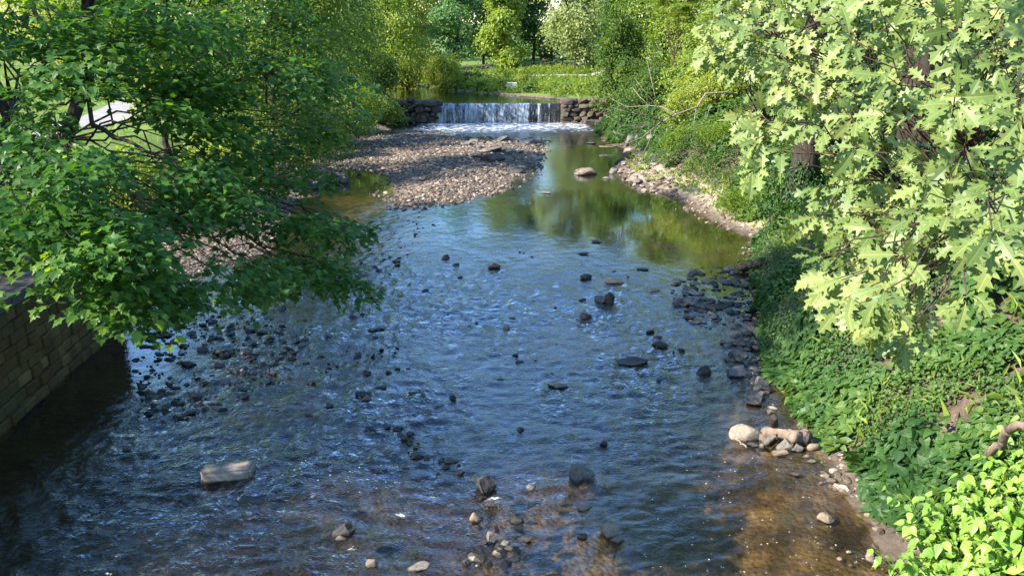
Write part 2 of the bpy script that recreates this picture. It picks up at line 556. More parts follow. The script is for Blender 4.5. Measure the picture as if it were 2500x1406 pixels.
def terrain(x, y, masks=False):
    x = np.asarray(x, float); y = np.asarray(y, float)
    xr = np.interp(y, YR, XR); xl = np.interp(y, YL, XL)
    wob = (fbm(x * 0.7, y * 0.7, 3) - 0.5)
    xr = xr + wob * 0.45
    sr = x - xr
    wall = y < 17.75
    xl2 = np.where(wall, xl, xl + wob * 0.8)
    s_l = xl2 - x
    # channel
    dep = np.minimum(-sr, -s_l)
    bed = -0.42 * sst(0.0, 2.2, dep) + 0.10 * (fbm(x * 0.5, y * 0.5, 11) - 0.5)
    sd = poly_sd(x, y, BAR) + wob * 0.9
    bed = np.maximum(bed, np.where(sd > -2.2, -0.30 + 0.34 * sst(-1.6, 0.2, sd) + 0.16 * sst(0, 2.0, sd), -9))
    # shallow riffle on the left and down the middle
    shal = np.exp(-(((x + 4.6) / 2.6) ** 2 + ((y - 16.5) / 4.5) ** 2))
    bed = bed * (1 - 0.72 * shal)
    # right bank
    flat = np.interp(y, [0, 9, 12, 15, 22, 27, 31, 36, 42, 50], [0.5, 0.55, 0.45, 0.1, 0.15, 0.9, 1.2, 1.6, 1.0, 0.2])
    slope = np.interp(y, [0, 10, 20, 30, 45, 62], [0.62, 0.60, 0.62, 0.55, 0.6, 0.75])
    zr = 0.16 * sst(0, 1.0, sr) + 0.10 * np.clip(sr, 0, 2)
    zr = zr + np.clip(sr - flat, 0, 5.5) * slope + np.clip(sr - flat - 5.5, 0, 30) * 0.10
    zr = zr + (fbm(x * 0.45, y * 0.45, 21) - 0.5) * 0.7 * sst(flat + 0.3, flat + 2.5, sr)
    # left bank
    zl_b = 0.10 * sst(0, 0.8, s_l) + 0.13 * np.clip(s_l, 0, 3) + np.clip(s_l - 3.0, 0, 4.0) * 0.42
    zl = np.where(wall, np.where(s_l > 0.25, 2.02, -0.4), np.minimum(zl_b, 2.15))
    zl = zl * np.where(wall, 1, 1) + np.clip(s_l - 10, 0, 200) * 0.004
    z = np.where(sr > 0, zr, np.where(s_l > 0, zl, bed))
    # upstream of the dam
    up = y > DAM_Y + 0.2
    yf = np.interp(x, XF, YF) + wob * 1.2
    n = y - yf
    xl_up = np.interp(y, [62, 67, 75, 85, 100, 120], [-8.7, -9.6, -12.5, -21, -38, -60]) + wob
    sl_up = xl_up - x
    far = POOL_Z + 0.12 * sst(0, 0.5, n) + 0.022 * np.clip(n, 0, 60) + 0.45 * sst(80.2, 82.6, y + 0.05 * (x - 4)) * sst(-4, 0, x)
    far = far + np.clip(x - 8, 0, 6) * 0.35
    lft = POOL_Z + 0.15 * sst(0, 0.5, sl_up) + np.clip(sl_up, 0, 8) * 0.16
    dpt = np.minimum(-n, -sl_up)
    zu = np.where(n > 0, far, np.where(sl_up > 0, lft, POOL_Z - 0.6 * sst(0, 2.5, dpt) - 0.02))
    z = np.where(up, zu, z)
    # the land lifts gently far away
    z = z + 0.02 * np.clip(y - 140, 0, 400) + 0.012 * np.clip(np.abs(x) - 70, 0, 400)
    if not masks:
        return z
    under = np.where(up, (n < 0.1) & (sl_up < 0.1), (sr < 0.05) & (s_l < 0.05))
    mb = under * (1 - sst(-0.8, 0.3, sd) * (y < DAM_Y))
    mg = np.maximum(sst(-0.8, 0.2, sd), np.where((~wall) & (y < 60), sst(-0.1, 0.3, s_l) * (1 - sst(4.0, 5.0, s_l + wob * 2)), 0)) * (y < DAM_Y)
    ms = np.where(~up, sst(-0.1, 0.15, sr) * (1 - sst(flat + 0.1, flat + 0.7, sr)), 0)
    mg = np.maximum(mg, np.where(up, sst(-0.2, 0.2, n) * (1 - sst(0.5, 1.1, n)), 0))
    mgr = np.where(up, sst(0.4, 1.2, n), 0)
    mgr = np.maximum(mgr, sst(11.5, 14, -x) * sst(24, 28, y) * (s_l > 5))
    mgr = np.maximum(mgr, sst(9, 14, sr) * 0.6)
    msl = sst(-2.6, -1.0, sr) * (sr < 0.3) * (y < 40) * np.interp(y, [8, 15, 18, 26, 30, 40], [1, 0.8, 0.35, 0.3, 0.5, 0.4])
    msl = np.maximum(msl, sst(-6.8, -3.4, x - xr + 2.6 * wob) * sst(-12.6, -10.4, -y))
    msl = np.maximum(msl, sst(-4.5, -6.0, x) * sst(26, 31, y) * (y < 46))
    msl = np.maximum(msl, 0.8 * np.exp(-(((x + 2.8) / 1.3) ** 2 + ((y - 10.6) / 0.5) ** 2)))
    return z, dict(sunlit_sand=ms * sst(23.5, 26, y) * (1 - sst(37, 40, y)) * sst(0.25, 0.7, sr), silt=msl, bed=mb.astype(float), gravel=mg, sand=ms, grass=mgr)


def axis(parts):
    out = []
    for a, b, st in parts:
        out += list(np.arange(a, b, st))
    out.append(parts[-1][1])
    return np.array(out)


def grid_mesh(name, xs, ys, zf, mat, attrs=None, smooth=True):
    X, Y = np.meshgrid(xs, ys)
    x = X.ravel(); y = Y.ravel()
    z = zf(x, y)
    nx, ny = len(xs), len(ys)
    i = (np.arange(ny - 1)[:, None] * nx + np.arange(nx - 1)[None]).ravel()
    q = np.stack([i, i + 1, i + nx + 1, i + nx], 1)
    return mesh_np(name, np.stack([x, y, z], 1), q.ravel(), np.arange(len(q)) * 4, mat, smooth, None, attrs(x, y) if attrs else None)


gx = axis([(-900, -160, 60), (-160, -40, 8), (-40, -14, 1.0), (-14, 16, 0.22), (16, 40, 1.0), (40, 160, 8), (160, 900, 60)])
gy = axis([(-300, -40, 30), (-40, 0, 3), (0, 72, 0.28), (72, 120, 1.0), (120, 220, 8), (220, 1500, 80)])
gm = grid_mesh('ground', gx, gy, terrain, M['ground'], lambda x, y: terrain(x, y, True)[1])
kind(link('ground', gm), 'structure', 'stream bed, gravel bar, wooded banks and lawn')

# ------------------------------------------------------------------ water
CALM = [(5.4, 25.0, 3.0, 3.6, 0.9), (2.9, 9.3, 2.6, 1.7, 0.6), (3.4, 30.0, 4.8, 6.2, 0.95), (-6.3, 36.5, 2.6, 5, 0.85), (-7.9, 14.2, 1.2, 4.2, 0.8), (-1.5, 29, 1.6, 4.0, 0.5), (4.8, 11.0, 1.8, 2.6, 0.62), (3.0, 46, 3.0, 8, 0.7), (5.8, 20.5, 1.2, 1.6, 0.7)]
ROUGH = [(-3.6, 10.2, 3.4, 2.8, 1.0), (-1.2, 17.5, 2.6, 4.0, 0.30), (-4.0, 15, 3.0, 3, 0.35), (0.0, 57, 9, 4.0, 0.6)]


WAKES = []
for px_k, py_k, w_k in ((1424, 1172, 58), (1186, 1205, 52), (1211, 1325, 60), (1491, 1312, 50), (838, 1306, 52), (552, 1172, 106), (1360, 949, 54), (1480, 739, 60), (1500, 691, 50), (1206, 656, 30), (1540, 890, 90), (1612, 846, 38), (887, 969, 44), (1040, 968, 46), (1298, 1197, 24), (1431, 779, 28)):
    p_k, d_k = on(px_k, py_k)
    WAKES.append((p_k[0], p_k[1], w_k / FPX * d_k * 0.8 + 0.08, w_k / FPX * d_k * 1.6 + 0.2, 0))


def rip_at(x, y):
    r = np.ones_like(x) * 0.62
    for cx, cy, a, b, k in ROUGH:
        r = r + k * np.exp(-(((x - cx) / a) ** 2 + ((y - cy) / b) ** 2))
    r = r * (0.65 + 0.75 * sst(0.25, 0.75, fbm(x * 0.42 + 3, y * 0.26, 51)))
    r = r * np.interp(y, [19, 26, 40, 50, 56], [1, 0.55, 0.25, 0.35, 1.0])
    for cx, cy, a, b, k in WAKES:
        r = r + 0.8 * np.exp(-(((x - cx) / a) ** 2 + ((y - cy + b * 0.6) / b) ** 2))
    for cx, cy, a, b, k in CALM:
        r = r * (1 - k * np.clip(1.25 * np.exp(-(((x - cx) / a) ** 2 + ((y - cy) / b) ** 2) ** 1.6), 0, 1))
    return r


def foam_at(x, y):
    f = sst(48.5, 59.5, y + 2.5 * (vn(x * 0.5, y * 0.3, 5) - 0.5)) * (1 - 0.35 * sst(61.0, 62.0, y))
    f = f * sst(-8.6, -6.0, x) * (1 - sst(5.2, 6.6, x))
    LN = [on(*q)[0][:2] for q in ((700, 930), (880, 1010), (1040, 1110), (1180, 1205), (1230, 1340))]
    for a_, b_ in zip(LN[:-1], LN[1:]):
        t = np.clip(((x - a_[0]) * (b_[0] - a_[0]) + (y - a_[1]) * (b_[1] - a_[1])) / ((b_ - a_) ** 2).sum(), 0, 1)
        dd = np.hypot(x - a_[0] - t * (b_[0] - a_[0]), y - a_[1] - t * (b_[1] - a_[1]) + 0.2)
        f = np.maximum(f, 0.60 * np.exp(-(dd / 0.30) ** 2))
    f = np.maximum(f, 0.50 * np.exp(-(((x + 2.6) / 2.6) ** 2 + ((y - 9.8) / 1.3) ** 2)))
    for cx, cy, a_, b_, k_ in WAKES:
        f = np.maximum(f, 0.33 * np.exp(-(((x - cx) / a_) ** 2 + ((y - cy + b_ * 0.5) / b_) ** 2)) * (cy < 16))
    return f


def wave(x, y):
    r = rip_at(x, y)
    w = (fbm(x * 1.1 + 0.3 * y, y * 1.0, 41, 2) - 0.5) * 0.04 * r
    a = 1 - np.abs(2 * vn(x * 2.6 + 0.9 * y, y * 3.4 - 0.5 * x, 43) - 1)
    b = 1 - np.abs(2 * vn(x * 5.2 - 1.1 * y + 0.6 * a, y * 6.6 + 0.7 * x, 47) - 1)
    w = w + (a * a - 0.4) * 0.034 * r + (b * b - 0.4) * 0.038 * r * (y < 36)
    for cx, cy, wa, wb, _ in WAKES:          # the current piles up before a stone and trails off behind it in a V
        u = cy - y
        k = (u > -0.3) & (u < 2.6) & (np.abs(x - cx) < 2.0)
        if k.any():
            uu = u[k]; dx = np.abs(x[k] - cx) - wa * 0.5 - 0.30 * np.maximum(uu, 0)
            w[k] += 0.035 * np.exp(-(dx / 0.075) ** 2) * np.exp(-np.abs(uu) / 0.9) - 0.022 * np.exp(-((dx + 0.13) / 0.09) ** 2) * np.exp(-np.abs(uu) / 0.9)
    return w


wy = [-40.0, -20.0, 0.0]
yy = 5.0
while yy < DAM_Y + 0.15:
    wy.append(yy); yy += 0.045 + max(0, yy - 8) * 0.0045
wy.append(DAM_Y + 0.2)
wx = axis([(-10.6, -8.8, 0.3), (-8.8, 7.5, 0.07), (7.5, 10.2, 0.3)])
wm = grid_mesh('stream_water', wx, np.array(wy), wave, M['water'], lambda x, y: dict(rip=rip_at(x, y), foam=foam_at(x, y)))
kind(link('stream_water', wm), 'structure', 'shallow rippling stream below the dam')

px_ = axis([(-70, -14, 3), (-14, 9, 0.5)])
py_ = axis([(DAM_Y + 0.25, 90, 0.6), (90, 126, 3)])
pm = grid_mesh('pool_water', px_, py_, lambda x, y: np.full_like(x, POOL_Z), M['water'], lambda x, y: dict(rip=np.full_like(x, 0.12), foam=np.zeros_like(x)))
kind(link('pool_water', pm), 'structure', 'still pool held above the dam')

# the fall itself: a folded sheet that pours over the crest
nxs = 260
fx = np.linspace(-5.85, 3.80, nxs)
prof = [(0.45, 0.0), (0.10, -0.005), (-0.02, -0.03), (-0.10, -0.12), (-0.16, -0.30), (-0.21, -0.6), (-0.25, -0.95), (-0.28, -1.36)]
thick = np.interp(fx, [-5.7, -5.4, -4.9, -4.6, -3.6, -3.2, -2.2, -1.6, -0.4, 0.6, 1.05, 1.22, 1.4, 1.9, 2.0, 2.15, 2.3, 2.72, 2.82, 3.0, 3.6, 3.8],
                  [0.75, 0.8, 0.5, 0.62, 0.5, 0.72, 0.55, 0.66, 0.62, 0.66, 0.74, 0.6, 0.34, 0.36, 0.72, 0.7, 0.3, 0.3, 0.7, 0.25, 0.3, 0.2])
FV, FT = [], []
for k, (dy, dz) in enumerate(prof):
    wv = (fbm(fx * 4.0, fx * 0 + k * 0.13, 61) - 0.5) * 0.10 * min(1, k / 3)
    FV.append(np.stack([fx, DAM_Y + dy + wv, np.full(nxs, POOL_Z + 0.012) + dz], 1)); FT.append(thick)
FV = np.concatenate(FV); FT = np.concatenate(FT)
ii = (np.arange(len(prof) - 1)[:, None] * nxs + np.arange(nxs - 1)[None]).ravel()
qq = np.stack([ii, ii + 1, ii + nxs + 1, ii + nxs], 1)
kind(link('waterfall', mesh_np('waterfall', FV, qq.ravel(), np.arange(len(qq)) * 4, M['fall'], True, None, dict(thick=FT))), 'structure', 'thin curtain of water pouring over the low dam')

# ------------------------------------------------------------------ instanced shapes inside one mesh
def tile(name, tv, tf, P, X, Nn, S, var, mat, smooth=False):
    """n copies of a template (leaf, pebble) merged into ONE mesh; tv in (along, across, normal)"""
    tv = np.asarray(tv, np.float32); n = len(P); m = len(tv)
    X = unit(X - Nn * np.sum(X * Nn, 1, keepdims=True)); Yv = np.cross(Nn, X)
    S = np.asarray(S); q = np.random.default_rng(n)
    S = np.stack([S, S * q.uniform(0.78, 1.12, n), S * q.uniform(0.2, 2.4, n)], 1) if S.ndim == 1 else S
    B = np.stack([X * S[:, :1], Yv * S[:, 1:2], Nn * S[:, 2:]], 1).astype(np.float32)
    V = np.einsum('mk,nkj->nmj', tv, B) + P[:, None, :].astype(np.float32)
    lens = np.array([len(f) for f in tf]); fl = np.concatenate([np.array(f) for f in tf])
    loops = (np.arange(n)[:, None] * m + fl[None]).ravel()
    st0 = np.concatenate([[0], np.cumsum(lens)[:-1]])
    starts = (np.arange(n)[:, None] * len(fl) + st0[None]).ravel()
    pa = dict(along=np.tile(tv[:, 0], n), across=np.tile(tv[:, 1], n)) if mat in VEINED else None
    return mesh_np(name, V.reshape(-1, 3), loops, starts, mat, smooth, dict(var=np.repeat(var, len(tf))), pa)


def blade(half, fold=0.12, droop=0.0, mid=None):
    """a leaf template from its half outline, folded along the midrib; x must not run backwards"""
    xs = [h[0] for h in half]
    ribx = mid or xs
    V = []; F = []
    n = len(half)
    for (x, y), rx in zip(half, ribx):
        dz = -droop * x * x
        V.append((rx, 0, -droop * rx * rx - 0.0))
        V.append((x, y, fold * y + dz)); V.append((x, -y, fold * y + dz))
    for i in range(n - 1):
        a, b = 3 * i, 3 * (i + 1)
        F.append((a, b, b + 1, a + 1)); F.append((a, a + 2, b + 2, b))
    return V, F


OAK = blade([(0.0, 0.012), (0.10, 0.016), (0.18, 0.075), (0.27, 0.20), (0.30, 0.085), (0.40, 0.10), (0.47, 0.24), (0.545, 0.33), (0.56, 0.12), (0.65, 0.125), (0.72, 0.22), (0.79, 0.29), (0.80, 0.105), (0.87, 0.10), (0.935, 0.15), (0.945, 0.05), (1.0, 0.0)], 0.10, 0.22)
MAPLE = blade([(0.0, 0.02), (0.03, 0.30), (0.16, 0.22), (0.30, 0.30), (0.46, 0.50), (0.52, 0.24), (0.70, 0.24), (0.74, 0.12), (1.0, 0.0)], 0.10, 0.18)
HEART = blade([(0.0, 0.0), (0.02, 0.20), (0.16, 0.36), (0.38, 0.36), (0.68, 0.20), (1.0, 0.0)], 0.14, 0.22)
SIMPLE = ([(0, 0, 0), (0.30, 0.30, 0.05), (0.62, 0.24, 0.02), (1.0, 0, -0.1), (0.62, -0.24, 0.02), (0.30, -0.30, 0.05)], [(0, 1, 2, 3), (0, 3, 4, 5)])
DIAM = ([(0, 0, 0), (0.45, 0.33, 0.06), (1.0, 0, -0.08), (0.45, -0.33, 0.06)], [(0, 2, 1), (0, 3, 2)])
LONG = ([(0, 0, 0), (0.4, 0.11, 0.03), (1.0, 0, -0.25), (0.4, -0.11, 0.03)], [(0, 2, 1), (0, 3, 2)])


def randu(rng, n):
    return unit(rng.normal(size=(n, 3)))


def cloud(rng, lobes, clusters, per, cr, flat=0.6, up=0.7, outw=0.7, rnd=0.55, size=0.1, sj=0.3, droop=0.35, shell=0.25, zmin=None):
    """leaf positions and directions: clumps spread through the outer part of several lobes"""
    C = np.array([l[0] for l in lobes], float); R = np.array([l[1] if np.ndim(l[1]) else (l[1],) * 3 for l in lobes], float)
    w = (R.prod(1)) ** (2 / 3); w /= w.sum()
    li = rng.choice(len(lobes), clusters, p=w)
    dirs = randu(rng, clusters)
    rad = 1 - np.abs(rng.normal(0, shell, clusters)); rad = np.clip(rad, 0.1, 1.0) * (0.88 + 0.24 * rng.random(clusters))
    cc = C[li] + dirs * R[li] * rad[:, None]
    cs = 0.82 * cr * (0.5 + 1.0 * rng.random(clusters))
    k = rng.integers(int(per * 0.6), int(per * 1.4) + 1, clusters)
    idx = np.repeat(np.arange(clusters), k); n = len(idx)
    off = rng.normal(size=(n, 3)) * cs[idx][:, None] * np.array([1, 1, flat])
    off[:, 2] -= 0.25 * (off[:, 0] ** 2 + off[:, 1] ** 2) / np.maximum(cs[idx], 1e-3)
    P = cc[idx] + off
    outd = unit(P - C[li][idx])
    Nn = unit(outw * outd + up * np.array([0, 0, 1.0]) + rnd * rng.normal(size=(n, 3)))
    Xd = unit(unit(off + 1e-6) + 0.6 * rng.normal(size=(n, 3)) - droop * np.array([0, 0, 1.0]))
    S = size * (1 - sj + 2 * sj * rng.random(n))
    cv = rng.random(clusters)
    var = np.clip(0.40 * rng.random(n) + 0.60 * cv[idx], 0, 1)
    keep = np.ones(n, bool) if zmin is None else P[:, 2] > zmin
    return P[keep], Xd[keep], Nn[keep], S[keep], var[keep], cc


class Tubes:
    """tapered limbs collected into one mesh"""
    def __init__(self, sides=7):
        self.V = []; self.F = []; self.n = sides

    def add(self, pts, radii):
        pts = np.asarray(pts, float); n = self.n
        base = len(self.V)
        T = np.gradient(pts, axis=0); T = unit(T)
        ref = np.array([0.31, 0.87, 0.38])
        for p, t, r in zip(pts, T, radii):
            u = np.cross(t, ref)
            if np.linalg.norm(u) < 1e-3:
                u = np.cross(t, [1, 0, 0])
            u = u / np.linalg.norm(u); w = np.cross(t, u)
            for a in range(n):
                an = 2 * math.pi * a / n
                self.V.append(p + r * (math.cos(an) * u + math.sin(an) * w))
        for k in range(len(pts) - 1):
            for a in range(n):
                b = (a + 1) % n
                self.F.append((base + k * n + a, base + k * n + b, base + (k + 1) * n + b, base + (k + 1) * n + a))
        self.F.append(tuple(base + a for a in range(n))[::-1])
        self.F.append(tuple(base + (len(pts) - 1) * n + a for a in range(n)))

    def limb(self, rng, a, b, r0, r1, sag=0.0, wob=0.06, seg=6):
        a = np.asarray(a, float); b = np.asarray(b, float)
        t = np.linspace(0, 1, seg + 1)[:, None]
        L = np.linalg.norm(b - a)
        p = a + (b - a) * t
        p[:, 2] += (sag * L * 4 * t * (1 - t))[:, 0]
        j = rng.normal(size=(seg + 1, 3)) * wob * L; j[0] = 0; j[-1] = 0
        p += j
        self.add(p, np.linspace(r0, r1, seg + 1))
        return p

    def build(self, name, mat, parent=None):
        return mk(name, self.V, self.F, mat, parent, True)


# ------------------------------------------------------------------ rocks
def ico(sub):
    bm = bmesh.new(); bmesh.ops.create_icosphere(bm, subdivisions=sub, radius=1.0)
    V = np.array([v.co[:] for v in bm.verts]); F = [tuple(v.index for v in f.verts) for f in bm.faces]
    bm.free()
    return V, F


ICO = {k: ico(k) for k in (1, 2, 3)}


def rock_shape(rng, sub=3, cuts=9, lo=0.55, hi=0.9, rough=0.05):
    V, F = ICO[sub]; V = V.copy()
    for _ in range(cuts):
        d = randu(rng, 1)[0]; h = rng.uniform(lo, hi)
        s = V @ d
        V = V - np.clip(s - h, 0, None)[:, None] * d
    V = V + V * (rng.normal(size=(len(V), 1)) * rough * 0.35)
    k = rng.uniform(0, 50)
    V = V * (1 + rough * 2 * (vn(V[:, 0] * 3 + k, V[:, 1] * 3 + V[:, 2] * 2 + k, 7) - 0.5))[:, None]
    V = V - (V.max(0) + V.min(0)) / 2
    return V / ((V.max(0) - V.min(0)) / 2), F


rr = np.random.default_rng(5)
ROCKS = {}


def rock_mesh(mat, k, style):
    key = (mat, k, style)
    if key not in ROCKS:
        g = np.random.default_rng(100 + k * 7 + len(style) * 31 + sum(map(ord, mat)))
        par = dict(angular=(13, 0.40, 0.76, 0.09), round=(11, 0.55, 0.92, 0.09), slab=(13, 0.42, 0.82, 0.09))[style]
        V, F = rock_shape(g, 3, *par)
        me = bpy.data.meshes.new('stone')
        me.from_pydata([tuple(v) for v in V], [], F)
        me.polygons.foreach_set('use_smooth', [style != 'angular'] * len(F))
        me.materials.append(M[mat])
        ROCKS[key] = me
    return ROCKS[key]


def stone(name, loc, size, rotz, mat, style='round', k=0, tilt=(0, 0)):
    o = link(name, rock_mesh(mat, k, style))
    o.location = [float(c) for c in loc]; o.scale = [float(s) / 2 for s in size]
    o.rotation_euler = (tilt[0], tilt[1], rotz)
    return o


# name, px, py (waterline), width px, height px, material, style, label
BIG = [
    ('boulder', 1424, 1172, 58, 42, 'rock', 'angular', 'largest grey angular boulder standing alone in the near stream'),
    ('boulder', 1186, 1205, 52, 40, 'rockdark', 'angular', 'dark angular boulder at the head of the stone line in the near stream'),
    ('stone', 1199, 1240, 30, 20, 'rockdark', 'slab', 'thin dark slab just below the dark angular boulder'),
    ('stone', 1161, 1276, 29, 24, 'rocktan', 'round', 'rounded tan stone left of the near stone line'),
    ('stone', 1297, 1197, 23, 14, 'rock', 'round', 'small rounded stone between the two largest near boulders'),
    ('stone', 1211, 1325, 44, 26, 'rock', 'angular', 'pointed grey stone topping the stone cluster nearest the bridge'),
    ('stone', 1234, 1338, 24, 18, 'rock', 'angular', 'small grey wedge leaning on the pointed grey stone'),
    ('stone', 1248, 1345, 36, 16, 'rockdark', 'slab', 'dark flat slab at the right foot of the pointed grey stone'),
    ('stone', 1284, 1322, 42, 16, 'rockdark', 'slab', 'half sunken dark slab right of the bottom stone cluster'),
    ('stone', 1180, 1332, 20, 16, 'rockdark', 'angular', 'little dark stone at the left foot of the pointed grey stone'),
    ('stone', 1213, 1355, 26, 12, 'rocktan', 'slab', 'small tan slab lowest in the bottom stone cluster'),
    ('boulder', 1491, 1312, 44, 34, 'rockpale', 'round', 'pale rounded boulder resting on the amber bed near the bridge'),
    ('stone', 1507, 1326, 36, 22, 'rock', 'slab', 'darker flat stone leaning against the pale rounded boulder'),
    ('stone', 1428, 1246, 36, 12, 'rocktan', 'slab', 'narrow tan slab above the pale rounded boulder'),
    ('stone', 1422, 1316, 24, 16, 'rockdark', 'angular', 'small dark stone left of the pale rounded boulder'),
    ('stone', 2018, 1277, 38, 24, 'rocktan', 'angular', 'lone pinkish stone in clear brown water by the right bank'),
    ('stone', 1942, 1162, 22, 9, 'rockdark', 'slab', 'thin flake of stone in brown water below the driftwood log'),
    ('stone', 838, 1306, 52, 24, 'rockdark', 'angular', 'dark jagged stone alone in the lower left rapids'),
    ('stone', 832, 1318, 26, 10, 'rock', 'slab', 'flat grey flake in front of the dark jagged stone'),
    ('stone', 1020, 1394, 52, 26, 'rock', 'slab', 'grey slab below the rounded tan stone of the near stone line'),
    ('stone', 907, 1384, 30, 18, 'rocktan', 'round', 'reddish round stone left of the grey slab nearest the bridge'),
    ('stone', 1140, 1382, 26, 14, 'rockdark', 'angular', 'small dark stone right of the grey slab nearest the bridge'),
    ('stone', 1270, 1054, 18, 10, 'rockdark', 'round', 'tiny dark stone alone upstream of the largest grey boulder, left of it'),
    ('stone', 1474, 1087, 20, 10, 'rockdark', 'round', 'tiny dark stone alone upstream of the largest grey boulder, right of it'),
    ('boulder', 1821, 1075, 74, 34, 'rockpale', 'round', 'long pale rounded boulder at the water end of the driftwood log'),
    ('stone', 1798, 1049, 40, 12, 'rockdark', 'slab', 'black wet slab behind the long pale rounded boulder'),
    ('stone', 1867, 1080, 22, 20, 'rocktan', 'angular', 'pink stone between the long pale boulder and the driftwood log'),
    ('stone', 1918, 1097, 46, 22, 'rockpale', 'angular', 'broad pink stone in front of the driftwood log'),
    ('stone', 1946, 1103, 30, 18, 'rock', 'angular', 'grey stone right of the broad pink stone'),
    ('stone', 1954, 1090, 20, 12, 'rock', 'round', 'small round stone tucked between log and grey stone'),
    ('stone', 1976, 1090, 24, 20, 'rockpale', 'round', 'pale round stone under the vines at the log end'),
    ('stone', 1987, 1101, 30, 20, 'rocktan', 'round', 'tan round stone nearest the vines beside the log'),
    ('stone', 1863, 1094, 18, 10, 'rockpale', 'round', 'small white oval stone below the pink stone'),
    ('stone', 1843, 1090, 34, 8, 'rockdark', 'slab', 'dark flat flake at the waterline below the long pale boulder'),
    ('stone', 1908, 1112, 42, 10, 'rocktan', 'slab', 'low slab at the waterline below the broad pink stone'),
    ('stone', 1970, 1118, 18, 7, 'rockpale', 'slab', 'flat pale chip on the mud below the log stones, upper one'),
    ('stone', 1982, 1131, 22, 8, 'rockpale', 'slab', 'flat pale chip on the mud below the log stones, lower one'),
    ('stone', 1360, 949, 54, 14, 'rock', 'slab', 'long flat slab barely above the water in mid stream'),
    ('stone', 1500, 691, 50, 13, 'rock', 'slab', 'flat slab upstream of the pair of grey wedges'),
    ('stone', 1470, 739, 36, 18, 'rock', 'angular', 'left of the pair of grey wedges in mid stream'),
    ('stone', 1488, 741, 26, 28, 'rockdark', 'angular', 'taller right one of the pair of grey wedges in mid stream'),
    ('stone', 1431, 779, 28, 13, 'rockdark', 'round', 'round dark stone below the pair of grey wedges'),
    ('stone', 1432, 682, 30, 11, 'rockdark', 'round', 'dark hump left of the flat slab upstream'),
    ('stone', 1206, 656, 30, 12, 'rockdark', 'round', 'lone dark stone in the smooth blue mid water'),
    ('stone', 1423, 622, 32, 7, 'rockdark', 'slab', 'thin dark slab under the green reflection, left one'),
    ('stone', 1458, 593, 28, 7, 'rockdark', 'slab', 'thin dark slab under the green reflection, upper one'),
    ('stone', 1570, 660, 28, 7, 'rockdark', 'slab', 'thin dark slab near the end of the green reflection'),
    ('stone', 1088, 632, 18, 10, 'rockdark', 'angular', 'lone dark stone in the bright water left of centre'),
    ('stone', 1596, 714, 32, 11, 'rocktan', 'slab', 'brown slab at the outer end of the right stone spit'),
    ('stone', 1692, 744, 52, 18, 'rock', 'angular', 'biggest grey block of the right stone spit'),
    ('stone', 1612, 846, 38, 14, 'rockdark', 'slab', 'mossy dark slab alone in the riffle below the right stone spit'),
    ('stone', 1540, 890, 90, 10, 'rockdark', 'slab', 'very long mossy slab awash in mid stream'),
    ('stone', 1720, 914, 34, 20, 'rockdark', 'angular', 'dark block standing off the right stone margin'),
    ('stone', 1801, 919, 52, 22, 'rock', 'round', 'big rounded grey stone on the right stone margin'),
    ('stone', 1779, 842, 40, 14, 'rocktan', 'angular', 'tan pointed stone at the top of the right stone margin'),
    ('stone', 1862, 947, 30, 28, 'rock', 'angular', 'blocky grey stone at the foot of the vines'),
    ('stone', 887, 969, 44, 13, 'rockdark', 'slab', 'dark slab of the stone pair left of mid stream'),
    ('stone', 893, 981, 22, 14, 'rock', 'round', 'round stone tucked below the dark slab left of mid stream'),
    ('stone', 929, 952, 32, 12, 'rockdark', 'slab', 'dark slab right of the stone pair left of mid stream'),
    ('stone', 1105, 976, 18, 12, 'rockdark', 'round', 'lone small dark stone in the blue riffle left of the long flat slab'),
    ('stone', 1018, 968, 46, 10, 'rockdark', 'slab', 'low dark slab between the stone pair and the lone small stone'),
    ('stone', 803, 995, 20, 12, 'rock', 'round', 'grey round pebble-like stone in the left riffle, left of the stone pair'),
    ('stone', 752, 1017, 18, 12, 'rock', 'round', 'pale grey stone lower in the left riffle'),
    ('boulder', 1430, 428, 58, 22, 'rocktan', 'slab', 'broad flat boulder in the channel beside the right bank rubble'),
    ('stone', 1334, 473, 24, 7, 'rockpale', 'slab', 'pale flat stone in the green pool below the gravel bar'),
    ('stone', 1480, 437, 18, 7, 'rockpale', 'slab', 'small pale stone right of the broad flat boulder'),
    ('stone', 1443, 352, 24, 6, 'rockdark', 'slab', 'flat dark stone in the channel below the white water'),
    ('boulder', 1538, 362, 26, 24, 'rock', 'round', 'blue grey boulder topping the right bank rubble'),
    ('boulder', 1563, 366, 26, 18, 'rocktan', 'round', 'brown boulder beside the blue grey boulder on the right bank'),
    ('boulder', 1536, 378, 26, 14, 'rockpale', 'round', 'pink boulder below the blue grey boulder'),
    ('boulder', 1533, 400, 30, 24, 'rockdark', 'angular', 'dark boulder in the middle of the right bank rubble'),
    ('stone', 1500, 425, 24, 14, 'rock', 'angular', 'grey stone at the channel tip of the right bank rubble'),
    ('stone', 772, 462, 30, 20, 'rock', 'angular', 'grey boulder of the left bank heap, nearest the stream'),
    ('stone', 835, 448, 34, 22, 'rock', 'angular', 'pointed grey boulder at the right end of the left bank heap'),
    ('stone', 876, 427, 14, 12, 'rocktan', 'round', 'small pink stone in the left backwater'),
    ('stone', 640, 1140, 16, 8, 'rock', 'round', 'little grey stone at the right end of the concrete block'),
]
